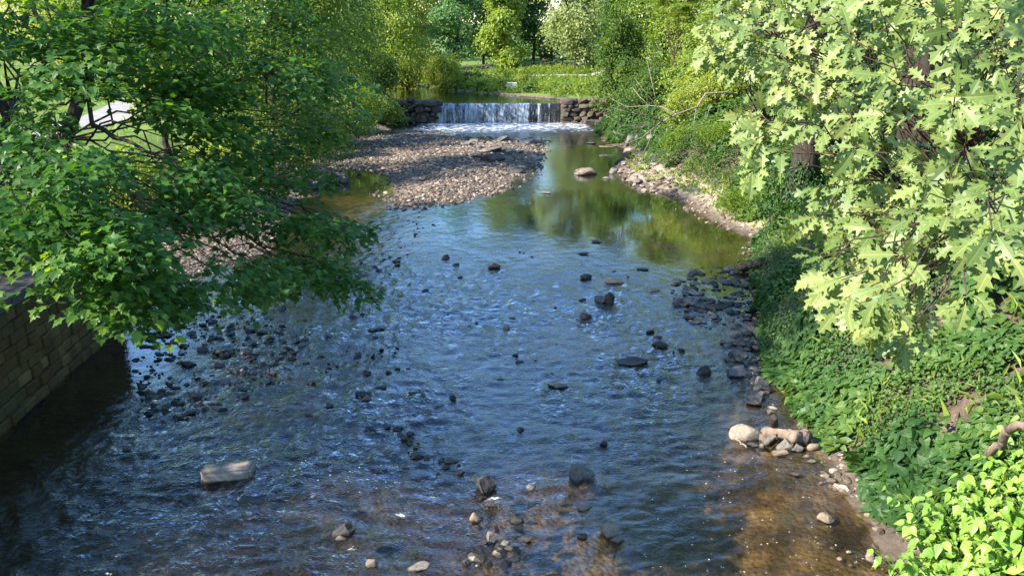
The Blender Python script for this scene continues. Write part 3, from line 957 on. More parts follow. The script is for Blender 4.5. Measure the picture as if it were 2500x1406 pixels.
for q, (nm, px, py, w, h, mt, st, lab) in enumerate(BIG):
    p, d = on(px, py)
    wd_ = w / FPX * d
    ht = h / FPX * d * (1.05 if st != 'slab' else 0.85)
    dp = wd_ * (0.75 if st != 'slab' else 0.62)
    gz = float(terrain(p[0], p[1]))
    z0 = max(0.0, gz)
    if st == 'angular':
        sz = (wd_ * 1.08, dp, ht * 1.5)
        zc = z0 + ht * 0.25
    elif st == 'round':
        sz = (wd_ * 1.05, dp, ht * 1.35)
        zc = z0 + ht * 0.28
    else:
        sz = (wd_ * 1.05, dp, max(ht * 1.1, 0.07))
        zc = z0 + sz[2] * 0.22
    tag(stone(nm, (p[0], p[1] + dp * 0.3, zc), sz, rr.uniform(-0.25, 0.25), mt, st, q % 5, (rr.uniform(-0.12, 0.12), rr.uniform(-0.12, 0.12))), lab, 'boulder' if nm == 'boulder' else ('block' if 'block' in nm else 'stone'))


p, d = on(552, 1174)
M['block'] = stone_mat('worn_concrete', (0.24, 0.20, 0.17), (0.33, 0.285, 0.245), (0.42, 0.37, 0.32), 6, True)


def worn_block():
    g = np.random.default_rng(66)
    bm = bmesh.new(); bmesh.ops.create_cube(bm, size=1.0)
    for v in bm.verts:
        v.co = Vector((v.co.x * 0.80 * (1.0 if v.co.y > 0 else 0.93), v.co.y * 0.30, v.co.z * 0.22 + 0.012 * v.co.x))
    bmesh.ops.bevel(bm, geom=list(bm.edges), offset=0.035, segments=2, affect='EDGES')
    bmesh.ops.subdivide_edges(bm, edges=list(bm.edges), cuts=3, use_grid_fill=True)
    for v in bm.verts:
        q = v.co
        k = vn(np.array([q.x * 9 + q.z * 7]), np.array([q.y * 9 + q.z * 5]), 3)[0] - 0.5
        v.co = q * (1 + 0.10 * k)
        if q.x > 0.2 and q.y < -0.06 and q.z < 0.06:
            v.co.y += 0.07 * (0.5 + k)
    me = bpy.data.meshes.new('concrete_block'); bm.to_mesh(me); bm.free()
    me.polygons.foreach_set('use_smooth', [True] * len(me.polygons)); me.materials.append(M['block'])
    o = link('concrete_block', me, None, (p[0], p[1] + 0.12, 0.075)); o.rotation_euler = (0.06, -0.03, 0.10)
    tag(o, 'long pale concrete block lying in the lower left riffle', 'block')


worn_block()


def stone_field(n, poly, wpx, mats, label, group, seed, k_styles=('slab', 'slab', 'angular'), lift=0.0):
    g = np.random.default_rng(seed)
    pp = np.array(poly, float); c = 0; tries = 0
    while c < n and tries < n * 60:
        tries += 1
        px = g.uniform(pp[:, 0].min(), pp[:, 0].max()); py = g.uniform(pp[:, 1].min(), pp[:, 1].max())
        if float(poly_sd(np.array([px]), np.array([py]), pp)[0]) < 0:
            continue
        p, d = on(px, py)
        w = g.uniform(*wpx) / FPX * d * (0.7 + 0.9 * g.random() ** 3)
        gz = max(0.0, float(terrain(p[0], p[1])))
        st = k_styles[int(g.integers(len(k_styles)))]
        ht = w * (0.30 if st == 'slab' else 0.48) * g.uniform(0.7, 1.2)
        o = stone('stone', (p[0], p[1], gz + ht * (0.02 + 0.16 * g.random()) + lift), (w, w * g.uniform(0.6, 0.95), ht), g.uniform(0, 6.28), mats[int(g.integers(len(mats)))], st, int(g.integers(5)), (g.uniform(-0.25, 0.25), g.uniform(-0.25, 0.25)))
        tag(o, label, 'stone', group)
        c += 1


stone_field(40, [(1640, 690), (1700, 655), (1850, 650), (1862, 760), (1790, 790), (1700, 800), (1620, 745)], (16, 34), ['rockdark', 'rock', 'rockdark', 'rocktan'],
            'stone of the dark spit reaching from the vines into the stream', 'stones of the right spit', 31)
stone_field(24, [(1765, 830), (1850, 800), (1875, 965), (1840, 985), (1790, 930)], (16, 32), ['rock', 'rock', 'rockdark'],
            'grey stone of the heap along the foot of the vines', 'stones along the foot of the vines', 32)
stone_field(44, [(1505, 425), (1530, 385), (1600, 375), (1660, 430), (1640, 468), (1560, 465)], (16, 34), ['rockpale', 'rockpale', 'rocktan', 'rock'],
            'pale sunlit stone of the rubble on the right bank', 'rubble on the right bank', 33, lift=0.08)
stone_field(10, [(740, 440), (770, 418), (850, 420), (870, 445), (800, 470)], (16, 34), ['rock', 'rocktan', 'rockdark'],
            'grey stone of the heap at the left backwater', 'stones at the left backwater', 34)
stone_field(42, [(1140, 345), (1310, 340), (1320, 385), (1275, 425), (1210, 415), (1130, 380)], (22, 50), ['rock', 'rock', 'rocktan', 'rockdark'],
            'grey stone strewn along the channel edge of the gravel bar', 'stones at the edge of the gravel bar', 35)
stone_field(30, [(300, 880), (520, 740), (720, 780), (700, 900), (520, 960), (360, 1010)], (12, 34), ['rockdark'],
            'small black stone poking out of the left riffle', 'black stones in the left riffle', 36)
stone_field(16, [(880, 1010), (960, 1030), (1210, 1180), (1230, 1300), (1180, 1300), (1140, 1180), (980, 1090)], (12, 34), ['rockdark'],
            'small black stone in the line that slants down the near rapids', 'black stones of the slanting line', 37)
stone_field(14, [(960, 500), (1080, 490), (1040, 560), (990, 620), (940, 690), (920, 640)], (7, 14), ['rockdark'],
            'small black stone in the bright shallows below the gravel bar', 'black stones below the gravel bar', 38)
stone_field(6, [(295, 1105), (335, 1060), (360, 1110), (340, 1135)], (14, 22), ['rockdark', 'rock'],
            'stone of the little heap beside the dark water at the left', 'stones of the left heap', 39)
stone_field(6, [(1250, 232), (1440, 238), (1460, 250), (1330, 251), (1230, 240)], (8, 16), ['rocktan', 'rockpale', 'rock'],
            'pale stone on the shore of the upper pool', 'stones at the upper pool', 40, lift=0.02)

# pebbles, one object each
PEB = []
for s_ in range(3):
    V_, F_ = rock_shape(np.random.default_rng(70 + s_), 1, 5, 0.6, 0.9, 0.05)
    PEB.append((V_, F_))


def pebbles(name, pts, size, mat, label, seed, flat=0.55, sink=0.15, varf=None):
    g = np.random.default_rng(seed)
    n = len(pts)
    z = np.maximum(terrain(pts[:, 0], pts[:, 1]), 0.0)
    sx = size[0] + (size[1] - size[0]) * g.random(n) ** 3.2
    S = np.stack([sx, sx * g.uniform(0.6, 0.95, n), sx * flat * g.uniform(0.6, 1.2, n)], 1) / 2
    P = np.stack([pts[:, 0], pts[:, 1], z + S[:, 2] * (0.5 - sink * 2)], 1)
    Nn = unit(np.array([0, 0, 1.0]) + 0.25 * g.normal(size=(n, 3)))
    me = tile(name, PEB[0][0], PEB[0][1], P, g.normal(size=(n, 3)), Nn, S, g.random(n) ** 1.3, mat)
    kind(link(name, me), 'stuff', label)


g = np.random.default_rng(8)
bx = g.uniform(-9.5, 3.5, 100000); by = g.uniform(28, 57, 100000)
sdv = poly_sd(bx, by, BAR)
pk = (sdv > -1.1 + 1.7 * g.random(100000) - 0.9 * (fbm(bx * 0.9, by * 0.6, 19) - 0.5)) & (g.random(100000) < 0.25 + 0.6 * sst(0.35, 0.6, fbm(bx * 0.45, by * 0.35, 23)))
pebbles('gravel', np.stack([bx, by], 1)[pk], (0.03, 0.25), M['pebble'], 'pale loose gravel of the bar below the dam', 81)
bx = g.uniform(-13, -7.4, 9000); by = g.uniform(20, 42, 9000)
sl_ = np.interp(by, YL, XL) - bx
pk = (sl_ > -0.2) & (sl_ < 4.2)
pebbles('beach_gravel', np.stack([bx, by], 1)[pk], (0.05, 0.16), M['pebble'], 'pinkish gravel on the beach under the left trees', 82)
rb = []
pl = np.array([(1495, 425), (1530, 385), (1600, 375), (1670, 430), (1650, 475), (1560, 468)], float)
while len(rb) < 420:
    q = np.array([g.uniform(1495, 1670), g.uniform(375, 475)])
    if poly_sd(q[:1], q[1:], pl)[0] > 0:
        rb.append(on(q[0], q[1])[0][:2])
pebbles('rubble', np.array(rb), (0.10, 0.42), M['pebble'], 'small loose rubble between the pale stones of the right bank', 84, 0.6, 0.1)
sp = []
for cnt, poly in ((190, [(1630, 690), (1700, 652), (1850, 645), (1868, 770), (1800, 800), (1700, 800), (1610, 740)]), (105, [(1760, 825), (1850, 790), (1880, 970), (1840, 990), (1785, 930)])):
    pl = np.array(poly, float); a = 0
    while a < cnt:
        q = np.array([g.uniform(pl[:, 0].min(), pl[:, 0].max()), g.uniform(pl[:, 1].min(), pl[:, 1].max())])
        if poly_sd(q[:1], q[1:], pl)[0] > 0:
            sp.append(on(q[0], q[1])[0][:2]); a += 1
pebbles('spit_stones', np.array(sp), (0.07, 0.40), M['spitpebble'], 'flat dark stones packed along the right shallows', 86, 0.40, 0.08)
by = g.uniform(8.0, 34, 2600); bx = np.interp(by, YR, XR) + g.normal(0.25, 0.35, 2600)
kk = fbm(bx * 1.5, by * 0.8, 33) > 0.5
pebbles('margin_stones', np.stack([bx, by], 1)[kk], (0.03, 0.20), M['pebble'], 'pebbles and chips along the muddy right margin', 85)
# small wet stones breaking the riffle
rp = []
for cnt, poly in ((1300, [(300, 900), (430, 720), (600, 700), (760, 790), (720, 920), (560, 1000), (370, 1040)]), (320, [(930, 500), (1080, 490), (1060, 560), (980, 640), (900, 760), (860, 690), (900, 600)]),
                  (200, [(870, 1000), (960, 1030), (1210, 1190), (1200, 1290), (1000, 1110), (860, 1060)]), (240, [(1640, 690), (1850, 650), (1860, 960), (1800, 960), (1750, 830), (1660, 770)]),
                  (300, [(440, 690), (640, 610), (760, 700), (560, 740)]), (120, [(1180, 1200), (1300, 1300), (1240, 1390), (1140, 1390)]), (110, [(900, 600), (1500, 600), (1680, 760), (1650, 960), (1200, 930), (960, 900)]), (160, [(700, 700), (900, 760), (1000, 900), (760, 960)])):
    pl = np.array(poly, float); a = 0
    while a < cnt:
        q = np.array([g.uniform(pl[:, 0].min(), pl[:, 0].max()), g.uniform(pl[:, 1].min(), pl[:, 1].max())])
        if poly_sd(q[:1], q[1:], pl)[0] > 0 and fbm(np.array([q[0] / 45]), np.array([q[1] / 28]), 15)[0] > 0.36:
            rp.append(on(q[0], q[1])[0][:2])
        a += 1
pebbles('wet_pebbles', np.array(rp), (0.05, 0.26), M['wetpebble'], 'small wet stones breaking the surface of the riffles', 83, 0.42, 0.10)

# ------------------------------------------------------------------ the dam and its stone abutments
def boxes_mesh(name, boxes, mat, parent=None, bev=0.0, rot=None):
    bm = bmesh.new()
    for (c, s) in boxes:
        r = bmesh.ops.create_cube(bm, size=1.0)
        for v in r['verts']:
            v.co = Vector((c[0] + v.co.x * s[0], c[1] + v.co.y * s[1], c[2] + v.co.z * s[2]))
    if bev > 0:
        bmesh.ops.bevel(bm, geom=list(bm.edges), offset=bev, segments=1, affect='EDGES')
    me = bpy.data.meshes.new(name); bm.to_mesh(me); bm.free()
    me.materials.append(mat)
    return link(name, me, parent)


dam = empty('dam', (-0.9, DAM_Y + 0.7, 0), 'low dark stone dam with a thin curtain of water over its crest', 'dam')
bs = []
g = np.random.default_rng(12)
for row in range(5):
    x = -5.9 - g.random() * 0.4
    while x < 4.1:
        w = g.uniform(0.5, 0.95)
        bs.append(((x + w / 2 + 0.9, g.uniform(-0.03, 0.03), -0.15 + row * 0.29 + 0.14), (w - 0.02, 0.9, 0.275)))
        x += w
M['damstone'] = stone_mat('wet_dam_stone', (0.018, 0.015, 0.013), (0.036, 0.030, 0.026), (0.06, 0.05, 0.042), 2)
boxes_mesh('dam_face', bs, M['damstone'], dam, 0.025)
boxes_mesh('crest_slab', [((0.0, 0.04, 1.287), (9.75, 0.9, 0.05))], M['damstone'], dam, 0.012)


def abutment(name, x0, x1, top, seed, label, rough_top):
    g = np.random.default_rng(seed)
    root = empty(name, ((x0 + x1) / 2, DAM_Y, 0), label, 'stone wall')
    cx = (x0 + x1) / 2
    V = []; F = []
    for layer, yo in ((0, -0.55), (1, 0.15), (2, 0.9)):
        z = -0.25
        while z < top:
            hh = g.uniform(0.26, 0.46)
            x = x0 - 0.1
            while x < x1:
                w = g.uniform(0.4, 0.95)
                tp = top + (vn(np.array([x * 1.3]), np.array([seed * 1.0]), 9)[0] - 0.5) * rough_top
                if z + hh * 0.5 < tp:
                    rv, rf = rock_shape(g, 2, 9, 0.55, 0.85, 0.05)
                    # squash towards a block so neighbours meet
                    rv = np.sign(rv) * np.abs(rv) ** 0.6
                    rv = rv * np.array([w * 0.56, 0.48, hh * 0.58]) + np.array([x + w / 2 - cx, yo + g.uniform(-0.12, 0.12), z + hh / 2])
                    b = len(V); V += list(rv); F += [tuple(b + i for i in f) for f in rf]
                x += w
            z += hh * 0.93
    mk('stonework', V, F, M['rockwall'], root, False)
    boxes_mesh('core', [((0, 0.35, (top - 0.35) / 2 - 0.1), (x1 - x0 - 0.3, 1.5, top - 0.35))], M['damstone'], root)
    return root


abutment('stone_abutment', -8.9, -6.05, 1.62, 3, 'rounded brown boulder wall at the left end of the dam', 0.25)
abutment('stone_abutment', 3.85, 8.2, 1.62, 4, 'brown block wall at the right end of the dam', 0.25)
for k_, (bxp, byp, wv_, lab) in enumerate(((1452, 303, 3.2 * 0.5, 'long squared block at the foot of the right abutment, left one'), (1478, 306, 1.5, 'long squared block at the foot of the right abutment, right one'))):
    p, d = on(bxp, byp)
    o = boxes_mesh('fallen_block', [((0, 0, 0.02), (wv_, 0.6, 0.42))], M['rockwall'], None, 0.04)
    o.location = (p[0], p[1] + 0.9 * k_ * 0.2, 0.06); o.rotation_euler = (0, 0, 0.1 - 0.25 * k_)
    tag(o, lab, 'block')

# ------------------------------------------------------------------ left retaining wall
def retaining_wall():
    a = np.array([-8.36, 5.2]); b = np.array([-9.29, 17.8])
    L = np.linalg.norm(b - a); ang = math.atan2(*(b - a)[::-1])
    root = empty('retaining_wall', (a[0], a[1], 0), 'dark mossy block retaining wall with grey coping along the left water edge', 'wall')
    root.rotation_euler = (0, 0, ang)
    g = np.random.default_rng(77)
    bm = bmesh.new(); vs = bm.faces.layers.float.new('var')
    rows = [(-0.4, 0.32, 0.10), (-0.08, 0.25, 0.10), (0.17, 0.21, 0.05), (0.38, 0.22, 0), (0.60, 0.19, 0), (0.79, 0.23, 0), (1.02, 0.20, 0), (1.22, 0.22, 0), (1.44, 0.20, 0), (1.64, 0.25, 0)]
    for z, hh, pr in rows:
        x = -g.random() * 0.5
        while x < L:
            w = g.uniform(0.26, 0.52); e = min(x + w, L)
            if e - max(x, 0) > 0.08:
                x0_ = max(x, 0)
                jut = g.uniform(-0.03, 0.04)
                r = bmesh.ops.create_cube(bm, size=1.0)
                for v in r['verts']:
                    v.co = Vector(((x0_ + e) / 2 + v.co.x * (e - x0_ - 0.014), 0.15 - pr / 2 - jut / 2 + v.co.y * (0.5 + pr + jut), z + hh / 2 + v.co.z * (hh - 0.012)))
                ee = list({ed for v in r['verts'] for ed in v.link_edges})
                q = g.random()
                rb = bmesh.ops.bevel(bm, geom=ee, offset=0.02, segments=1, affect='EDGES')
                for f in rb['faces']:
                    f[vs] = q
                for v in rb['verts']:
                    for f in v.link_faces:
                        f[vs] = q
            x = e
    me = bpy.data.meshes.new('blockwork'); bm.to_mesh(me); bm.free()
    me.materials.append(M['wall'])
    link('blockwork', me, root)
    boxes_mesh('backing', [((L / 2, 0.19, 0.74), (L - 0.05, 0.44, 2.2))], M['wall'], root)
    cb = []
    x = 0.0
    while x < L:
        w = min(g.uniform(1.1, 1.5), L - x)
        cb.append(((x + w / 2, 0.17, 1.995), (w - 0.012, 0.68, 0.20))); x += w + 0.001
    boxes_mesh('coping', cb, M['coping'], root, 0.02)


M['coping'] = stone_mat('coping_stone', (0.04, 0.038, 0.034), (0.07, 0.066, 0.06), (0.11, 0.10, 0.09), 3)
retaining_wall()

# ------------------------------------------------------------------ paths, road, fence
def strip(name, pts, width, mat, dz=0.03, step=0.8):
    pts = np.array(pts, float)
    seg = np.concatenate([[0], np.cumsum(np.linalg.norm(np.diff(pts, axis=0), axis=1))])
    t = np.linspace(0, seg[-1], int(seg[-1] / step) + 2)
    P = np.stack([np.interp(t, seg, pts[:, k]) for k in (0, 1)], 1)
    T = unit(np.gradient(P, axis=0)); Nn = np.stack([-T[:, 1], T[:, 0]], 1)
    V = []; F = []
    m = 5
    for p, nn in zip(P, Nn):
        for j in range(m):
            q = p + nn * width * (j / (m - 1) - 0.5)
            V.append((q[0], q[1], float(terrain(q[0], q[1])) + dz))
    for i in range(len(P) - 1):
        for j in range(m - 1):
            F.append((i * m + j, i * m + j + 1, (i + 1) * m + j + 1, (i + 1) * m + j))
    return mk(name, V, F, mat, None, True)


M['path'] = stone_mat('path_concrete', (0.24, 0.225, 0.205), (0.32, 0.30, 0.28), (0.38, 0.36, 0.34), 1.5)
kind(strip('path', [(-26, 20), (-22, 34), (-21.5, 44), (-26, 60), (-34, 80)], 3.4, M['path']), 'structure', 'pale path on the left bank')
kind(strip('footpath', [(0.5, 84), (4, 84.5), (9, 83.4), (16, 80), (30, 74)], 2.0, M['path'], 0.06), 'structure', 'pale footpath beyond the upper pool')
kind(strip('road', [(-60, 101), (-20, 101), (0, 100), (20, 99), (60, 96)], 6.0, M['path'], 0.05, 2), 'structure', 'pale road behind the rail fence')

fence = empty('rail_fence', (0, 95, 2.1), 'dark weathered rail fence between the meadow and the pale road', 'fence')
for k in range(17):
    xx = -14 + k * 2.2; yb = 95 - 0.02 * xx
    zz = float(terrain(xx, yb))
    boxes_mesh('post', [((xx, yb - 95, zz - 2.1 + 0.55), (0.16, 0.16, 1.3))], M['woodgrey'], fence, 0.02)
for hz in (0.45, 1.0):
    V = []; F = []
    for k in range(17):
        xx = -14 + k * 2.2; yb = 95 - 0.02 * xx - 0.12; zz = float(terrain(xx, yb)) - 2.1 + hz
        for a_, b_ in ((-0.03, -0.07), (0.03, -0.07), (0.03, 0.07), (-0.03, 0.07)):
            V.append((xx, yb - 95 + a_, zz + b_))
    for k in range(16):
        for a_ in range(4):
            F.append((k * 4 + a_, k * 4 + (a_ + 1) % 4, (k + 1) * 4 + (a_ + 1) % 4, (k + 1) * 4 + a_))
    mk('rail', V, F, M['woodgrey'], fence)
tag(boxes_mesh('concrete_block', [((xat(1250, 74.5, 1.9), 74.5, 1.75), (0.95, 0.8, 0.95))], M['concrete'], None, 0.05), 'pale squared concrete block at the near end of the far footpath', 'block')
p = at(1604, 185, 66)
tag(boxes_mesh('stone_pillar', [((p[0], p[1], p[2] - 0.6), (0.75, 0.75, 3.0)), ((p[0], p[1], p[2] + 0.98), (0.95, 0.95, 0.16))], M['concrete'], None, 0.03), 'pale stone pillar half hidden in the right bank thicket', 'pillar')

# ------------------------------------------------------------------ trees
def blob_tree(name, loc, height, rad, mat, seed, label, leaf=0.22, base=0.25, nclus=150, per=55, tmpl=DIAM, bark='bark', trunk_r=0.22, group=None, cr=0.55, lean=(0, 0), lobes_n=9, cat='tree', up=0.7, droop=0.35, flat=0.6, squash=1.0):
    """a broadleaf: tapered trunk, limbs to each lobe of the crown, clumps of leaves over the lobes"""
    g = np.random.default_rng(seed)
    root = empty(name, loc, label, cat, group)
    lob = []
    for k in range(lobes_n):
        zz = base + (1 - base) * (k + 0.5) / lobes_n
        prof_ = math.sin(math.pi * min(1, max(0.12, (zz - base) / (1 - base) * 0.86 + 0.14))) ** 0.7
        a = k * 2.4 + g.uniform(-0.5, 0.5)
        rr_ = rad * prof_ * g.uniform(0.35, 0.65)
        lr = rad * g.uniform(0.42, 0.62) * (0.6 + 0.4 * prof_)
        lob.append(((math.cos(a) * rr_ + lean[0] * zz, math.sin(a) * rr_ + lean[1] * zz, zz * height), (lr, lr, lr * 0.85 * squash)))
    P, X, Nn, S, var, cc = cloud(g, lob, nclus, per, cr, flat, up, 0.7, 0.55, leaf, 0.3, droop)
    me = tile('crown', tmpl[0], tmpl[1], P, X, Nn, S, var, M[mat])
    link('crown', me, root)
    T = Tubes(7)
    top = np.array([lean[0], lean[1], height * 0.82])
    tr = T.limb(g, (0, 0, -0.4), top, trunk_r, trunk_r * 0.2, 0, 0.012, 8)
    for c, r in lob:
        s = tr[int(np.clip((c[2] / height * 0.75) * 8, 1, 7))]
        T.limb(g, s, c, trunk_r * 0.38, trunk_r * 0.1, 0.04, 0.03, 4)
    for c in cc[:40]:
        l = min(lob, key=lambda q: np.linalg.norm(np.array(q[0]) - c))
        T.limb(g, l[0], c, trunk_r * 0.12, trunk_r * 0.04, 0.0, 0.04, 3)
    T.build('trunk', M[bark], root)
    return root


def gz(x, y):
    return float(terrain(x, y))


def plant(fn, px, y, *a, **k):
    x = xat(px, y)
    return fn(a[0], (x, y, gz(x, y)), *a[1:], **k)


# beyond the pool, left to right
T0 = plant(blob_tree, 1112, 98, 'bluegreen_tree', 18.5, 3.4, 'blue', 201, 'tall feathery blue-green tree left of the bright maple beyond the pool', leaf=0.30, base=0.12, nclus=220, per=60, cr=0.5, flat=0.3)
T1 = plant(blob_tree, 1228, 92, 'bright_tree', 18.0, 3.1, 'bright', 202, 'bright yellow-green tree with leaves down to the ground right of the blue-green tree', leaf=0.34, base=0.05, nclus=240, per=55, cr=0.5)
T2 = plant(blob_tree, 1405, 87.5, 'pale_tree', 16.5, 4.6, 'pale', 203, 'broad pale grey-green tree standing over the rail fence', leaf=0.28, base=0.13, nclus=300, per=70, cr=0.55)
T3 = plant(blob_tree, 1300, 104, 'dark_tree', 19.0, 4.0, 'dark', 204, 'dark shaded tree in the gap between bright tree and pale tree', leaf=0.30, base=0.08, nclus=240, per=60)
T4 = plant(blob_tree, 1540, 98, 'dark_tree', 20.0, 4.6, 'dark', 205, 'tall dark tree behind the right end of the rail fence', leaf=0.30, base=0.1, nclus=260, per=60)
T5 = plant(blob_tree, 1000, 104, 'yellow_tree', 16.5, 5.0, 'yellow', 206, 'sunny yellow-olive tree behind the upper left end of the pool', leaf=0.30, base=0.06, nclus=280, per=60)
T6 = plant(blob_tree, 880, 96, 'yellow_tree', 16.0, 5.0, 'yellow', 207, 'yellow-olive tree farthest left along the far bank', leaf=0.30, base=0.06, nclus=280, per=60)
T7 = plant(blob_tree, 1040, 80, 'olive_tree', 11.0, 2.8, 'bright', 208, 'mid green tree hanging over the left shore of the pool', leaf=0.24, base=0.05, nclus=200, per=55)
T7.location.x -= 3.4
T8 = plant(blob_tree, 1180, 112, 'dark_tree', 17.0, 5.0, 'dark', 209, 'dark tree behind the trunk of the blue-green tree', leaf=0.32, base=0.1, nclus=240, per=60)
T9 = plant(blob_tree, 1460, 110, 'bright_tree', 18.0, 5.2, 'bright', 210, 'tall green tree behind the pale tree', leaf=0.32, base=0.1, nclus=260, per=60)


# the far wood closing the view: one mass
def far_wood():
    g = np.random.default_rng(300)
    lob = []
    for k in range(64):
        a = k / 63.0
        x = -95 + 190 * a + g.uniform(-3, 3); y = 128 + g.uniform(-6, 16) - 0.0012 * x * x
        h = g.uniform(9, 17)
        z0 = gz(x, y)
        for zz in np.arange(1.5, h, 3.0):
            lob.append(((x + g.uniform(-1.5, 1.5), y + g.uniform(-1.5, 1.5), z0 + zz), (g.uniform(2.8, 4.2), 3.2, 2.4)))
    P, X, Nn, S, var, cc = cloud(g, lob, 3200, 26, 0.9, 0.6, 0.7, 0.7, 0.55, 0.55)
    me = tile('far_wood', DIAM[0], DIAM[1], P, X, Nn, S, var, M['maple_far'])
    kind(link('far_wood', me), 'stuff', 'far wood closing the valley behind the road')


far_wood()

# trees that flank the view
B = blob_tree
B('bank_tree', (-12.2, 47, gz(-12.2, 47)), 14.5, 5.0, 'maple_far', 221, 'leafy tree on the left bank just downstream of the dam', leaf=0.17, base=0.06, nclus=420, per=75, cr=0.5)
B('bank_tree', (-11.4, 37, gz(-11.4, 37)), 12.5, 4.3, 'maple_far', 222, 'dark leaning tree over the left backwater', leaf=0.15, base=0.10, nclus=460, per=80, cr=0.45, lean=(1.6, 0), trunk_r=0.2)
B('bank_tree', (-10.9, 26.0, gz(-10.9, 26.0)), 13.5, 3.2, 'maple', 220, 'dark slender tree added at the back of the left beach to darken the riffle', leaf=0.14, base=0.36, nclus=300, per=80, cr=0.45, trunk_r=0.13)  # added tree; its crown gives the riffle a dark reflection
B('bank_tree', (-12.4, 60, gz(-12.4, 60)), 12.0, 4.6, 'maple_far', 223, 'mid green tree behind the left abutment of the dam', leaf=0.2, base=0.04, nclus=320, per=70)
B('bank_tree', (-17.0, 70, 2.2), 14.0, 5.0, 'yellow', 224, 'yellow-green tree upstream on the left, behind the abutment', leaf=0.24, base=0.05, nclus=320, per=60)
B('lawn_tree', (-34, 66, 2.3), 13.0, 5.0, 'yellow', 225, 'sunlit tree beyond the left path', leaf=0.26, base=0.1, nclus=260, per=60)
B('lawn_tree', (-50, 92, 2.5), 14.0, 6.0, 'bright', 226, 'green tree at the far edge of the left lawn', leaf=0.3, base=0.12, nclus=260, per=60)
B('lawn_tree', (-46, 112, 2.5), 15.0, 6.0, 'yellow', 227, 'yellow tree at the back of the left lawn', leaf=0.3, base=0.1, nclus=260, per=60)
B('thicket_tree', (12.0, 66, gz(12, 66)), 11.0, 3.6, 'bright', 231, 'sunny green tree behind the right abutment', leaf=0.2, base=0.04, nclus=260, per=70)
B('thicket_tree', (16.5, 58, gz(16.5, 58)), 13.0, 4.8, 'yellow', 232, 'yellow-green tree above the right bank thicket', leaf=0.2, base=0.05, nclus=320, per=70)
B('thicket_tree', (17.5, 44, gz(17.5, 44)), 13.0, 4.6, 'maple_far', 233, 'green tree behind the sunlit vines of the right bank', leaf=0.17, base=0.06, nclus=320, per=70)
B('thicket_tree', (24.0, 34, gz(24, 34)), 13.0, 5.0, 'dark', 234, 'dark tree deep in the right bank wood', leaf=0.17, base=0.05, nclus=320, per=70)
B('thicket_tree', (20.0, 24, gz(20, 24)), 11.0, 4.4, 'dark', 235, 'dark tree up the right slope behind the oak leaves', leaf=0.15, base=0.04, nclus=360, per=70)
B('thicket_tree', (26.0, 52, gz(26, 52)), 15.0, 5.5, 'maple_far', 236, 'mid green tree far back in the right bank wood', leaf=0.2, base=0.06, nclus=300, per=70)


# ------------------------------------------------------------------ bushes
def bush(name, loc, r, mat, seed, label, leaf=0.12, nclus=60, per=60, tmpl=SIMPLE, group=None, cat='bush', cr=0.28, up=0.7, droop=0.35, flat=0.6, n_lobes=6, rnd=0.5):
    g = np.random.default_rng(seed)
    root = empty(name, loc, label, cat, group)
    lob = [((g.uniform(-0.5, 0.5) * r[0], g.uniform(-0.5, 0.5) * r[1], r[2] * g.uniform(0.30, 0.70)), (r[0] * g.uniform(0.4, 0.65), r[1] * g.uniform(0.4, 0.65), r[2] * g.uniform(0.35, 0.5))) for _ in range(n_lobes)]
    P, X, Nn, S, var, cc = cloud(g, lob, nclus, per, cr, flat, up, 0.6, rnd, leaf, 0.3, droop, 0.2, zmin=-0.1)
    link('foliage', tile('foliage', tmpl[0], tmpl[1], P, X, Nn, S, var, M[mat]), root)
    T = Tubes(5)
    for c in cc[:24]:
        T.limb(g, (g.uniform(-0.15, 0.15), g.uniform(-0.15, 0.15), -0.3), c, 0.03, 0.008, 0.05, 0.03, 4)
    T.build('stems', M['barkred'], root)
    return root


def bush_at(px, py, z, r, *a, **k):
    p, d = on(px, py, z)
    return bush(a[0], (p[0], p[1], min(z, gz(p[0], p[1]))), r, *a[1:], **k)


b0 = bush('willow_shrub', (xat(1083, 77.5), 77.5, 1.4), (1.7, 1.5, 3.6), 'yellow', 401, 'drooping yellow-green willow shrub on the left shore of the pool', leaf=0.34, nclus=120, per=50, tmpl=LONG, cr=0.4, droop=1.4, up=0.5)
bush('shrub', (xat(1150, 80), 80, 1.5), (2.2, 1.4, 1.6), 'bright', 402, 'low green shrub right of the willow shrub', leaf=0.2, nclus=70, per=50)
bush('shrub', (xat(1195, 76), 76, 1.45), (2.6, 1.4, 1.5), 'bright', 403, 'weedy shrub at the water edge below the bright tree', leaf=0.18, nclus=80, per=50)
bush('shrub', (xat(1280, 78), 78, 1.6), (1.2, 1.0, 1.6), 'yellow', 404, 'small bright bush beside the concrete block', leaf=0.16, nclus=40, per=50)
bush('shrub', (xat(985, 80), 80, 1.5), (2.2, 1.5, 2.6), 'yellow', 405, 'olive bush at the far left end of the pool', leaf=0.2, nclus=70, per=50)
bush('ivy_thicket', (7.9, 61.0, gz(7.9, 61.0)), (1.9, 1.6, 7.0), 'maple_far', 406, 'tall dark vine-covered shrub beside the right abutment', leaf=0.18, nclus=260, per=60, n_lobes=10, cr=0.35)
bush('ivy_thicket', (8.6, 56.5, gz(8.6, 56.5)), (2.2, 2.2, 2.8), 'maple_far', 407, 'dark bush hanging to the water below the right abutment', leaf=0.16, nclus=160, per=60)
bush('bank_bush', (8.4, 51.0, gz(8.4, 51)), (2.3, 2.0, 2.4), 'maple_far', 408, 'shaded bush on the right bank under the dead branch', leaf=0.14, nclus=140, per=60)
bush('bank_bush', (11.0, 47.0, gz(11, 47)), (2.8, 2.4, 3.0), 'bright', 409, 'big sunlit vine mound behind the dead branch', leaf=0.14, nclus=220, per=60)
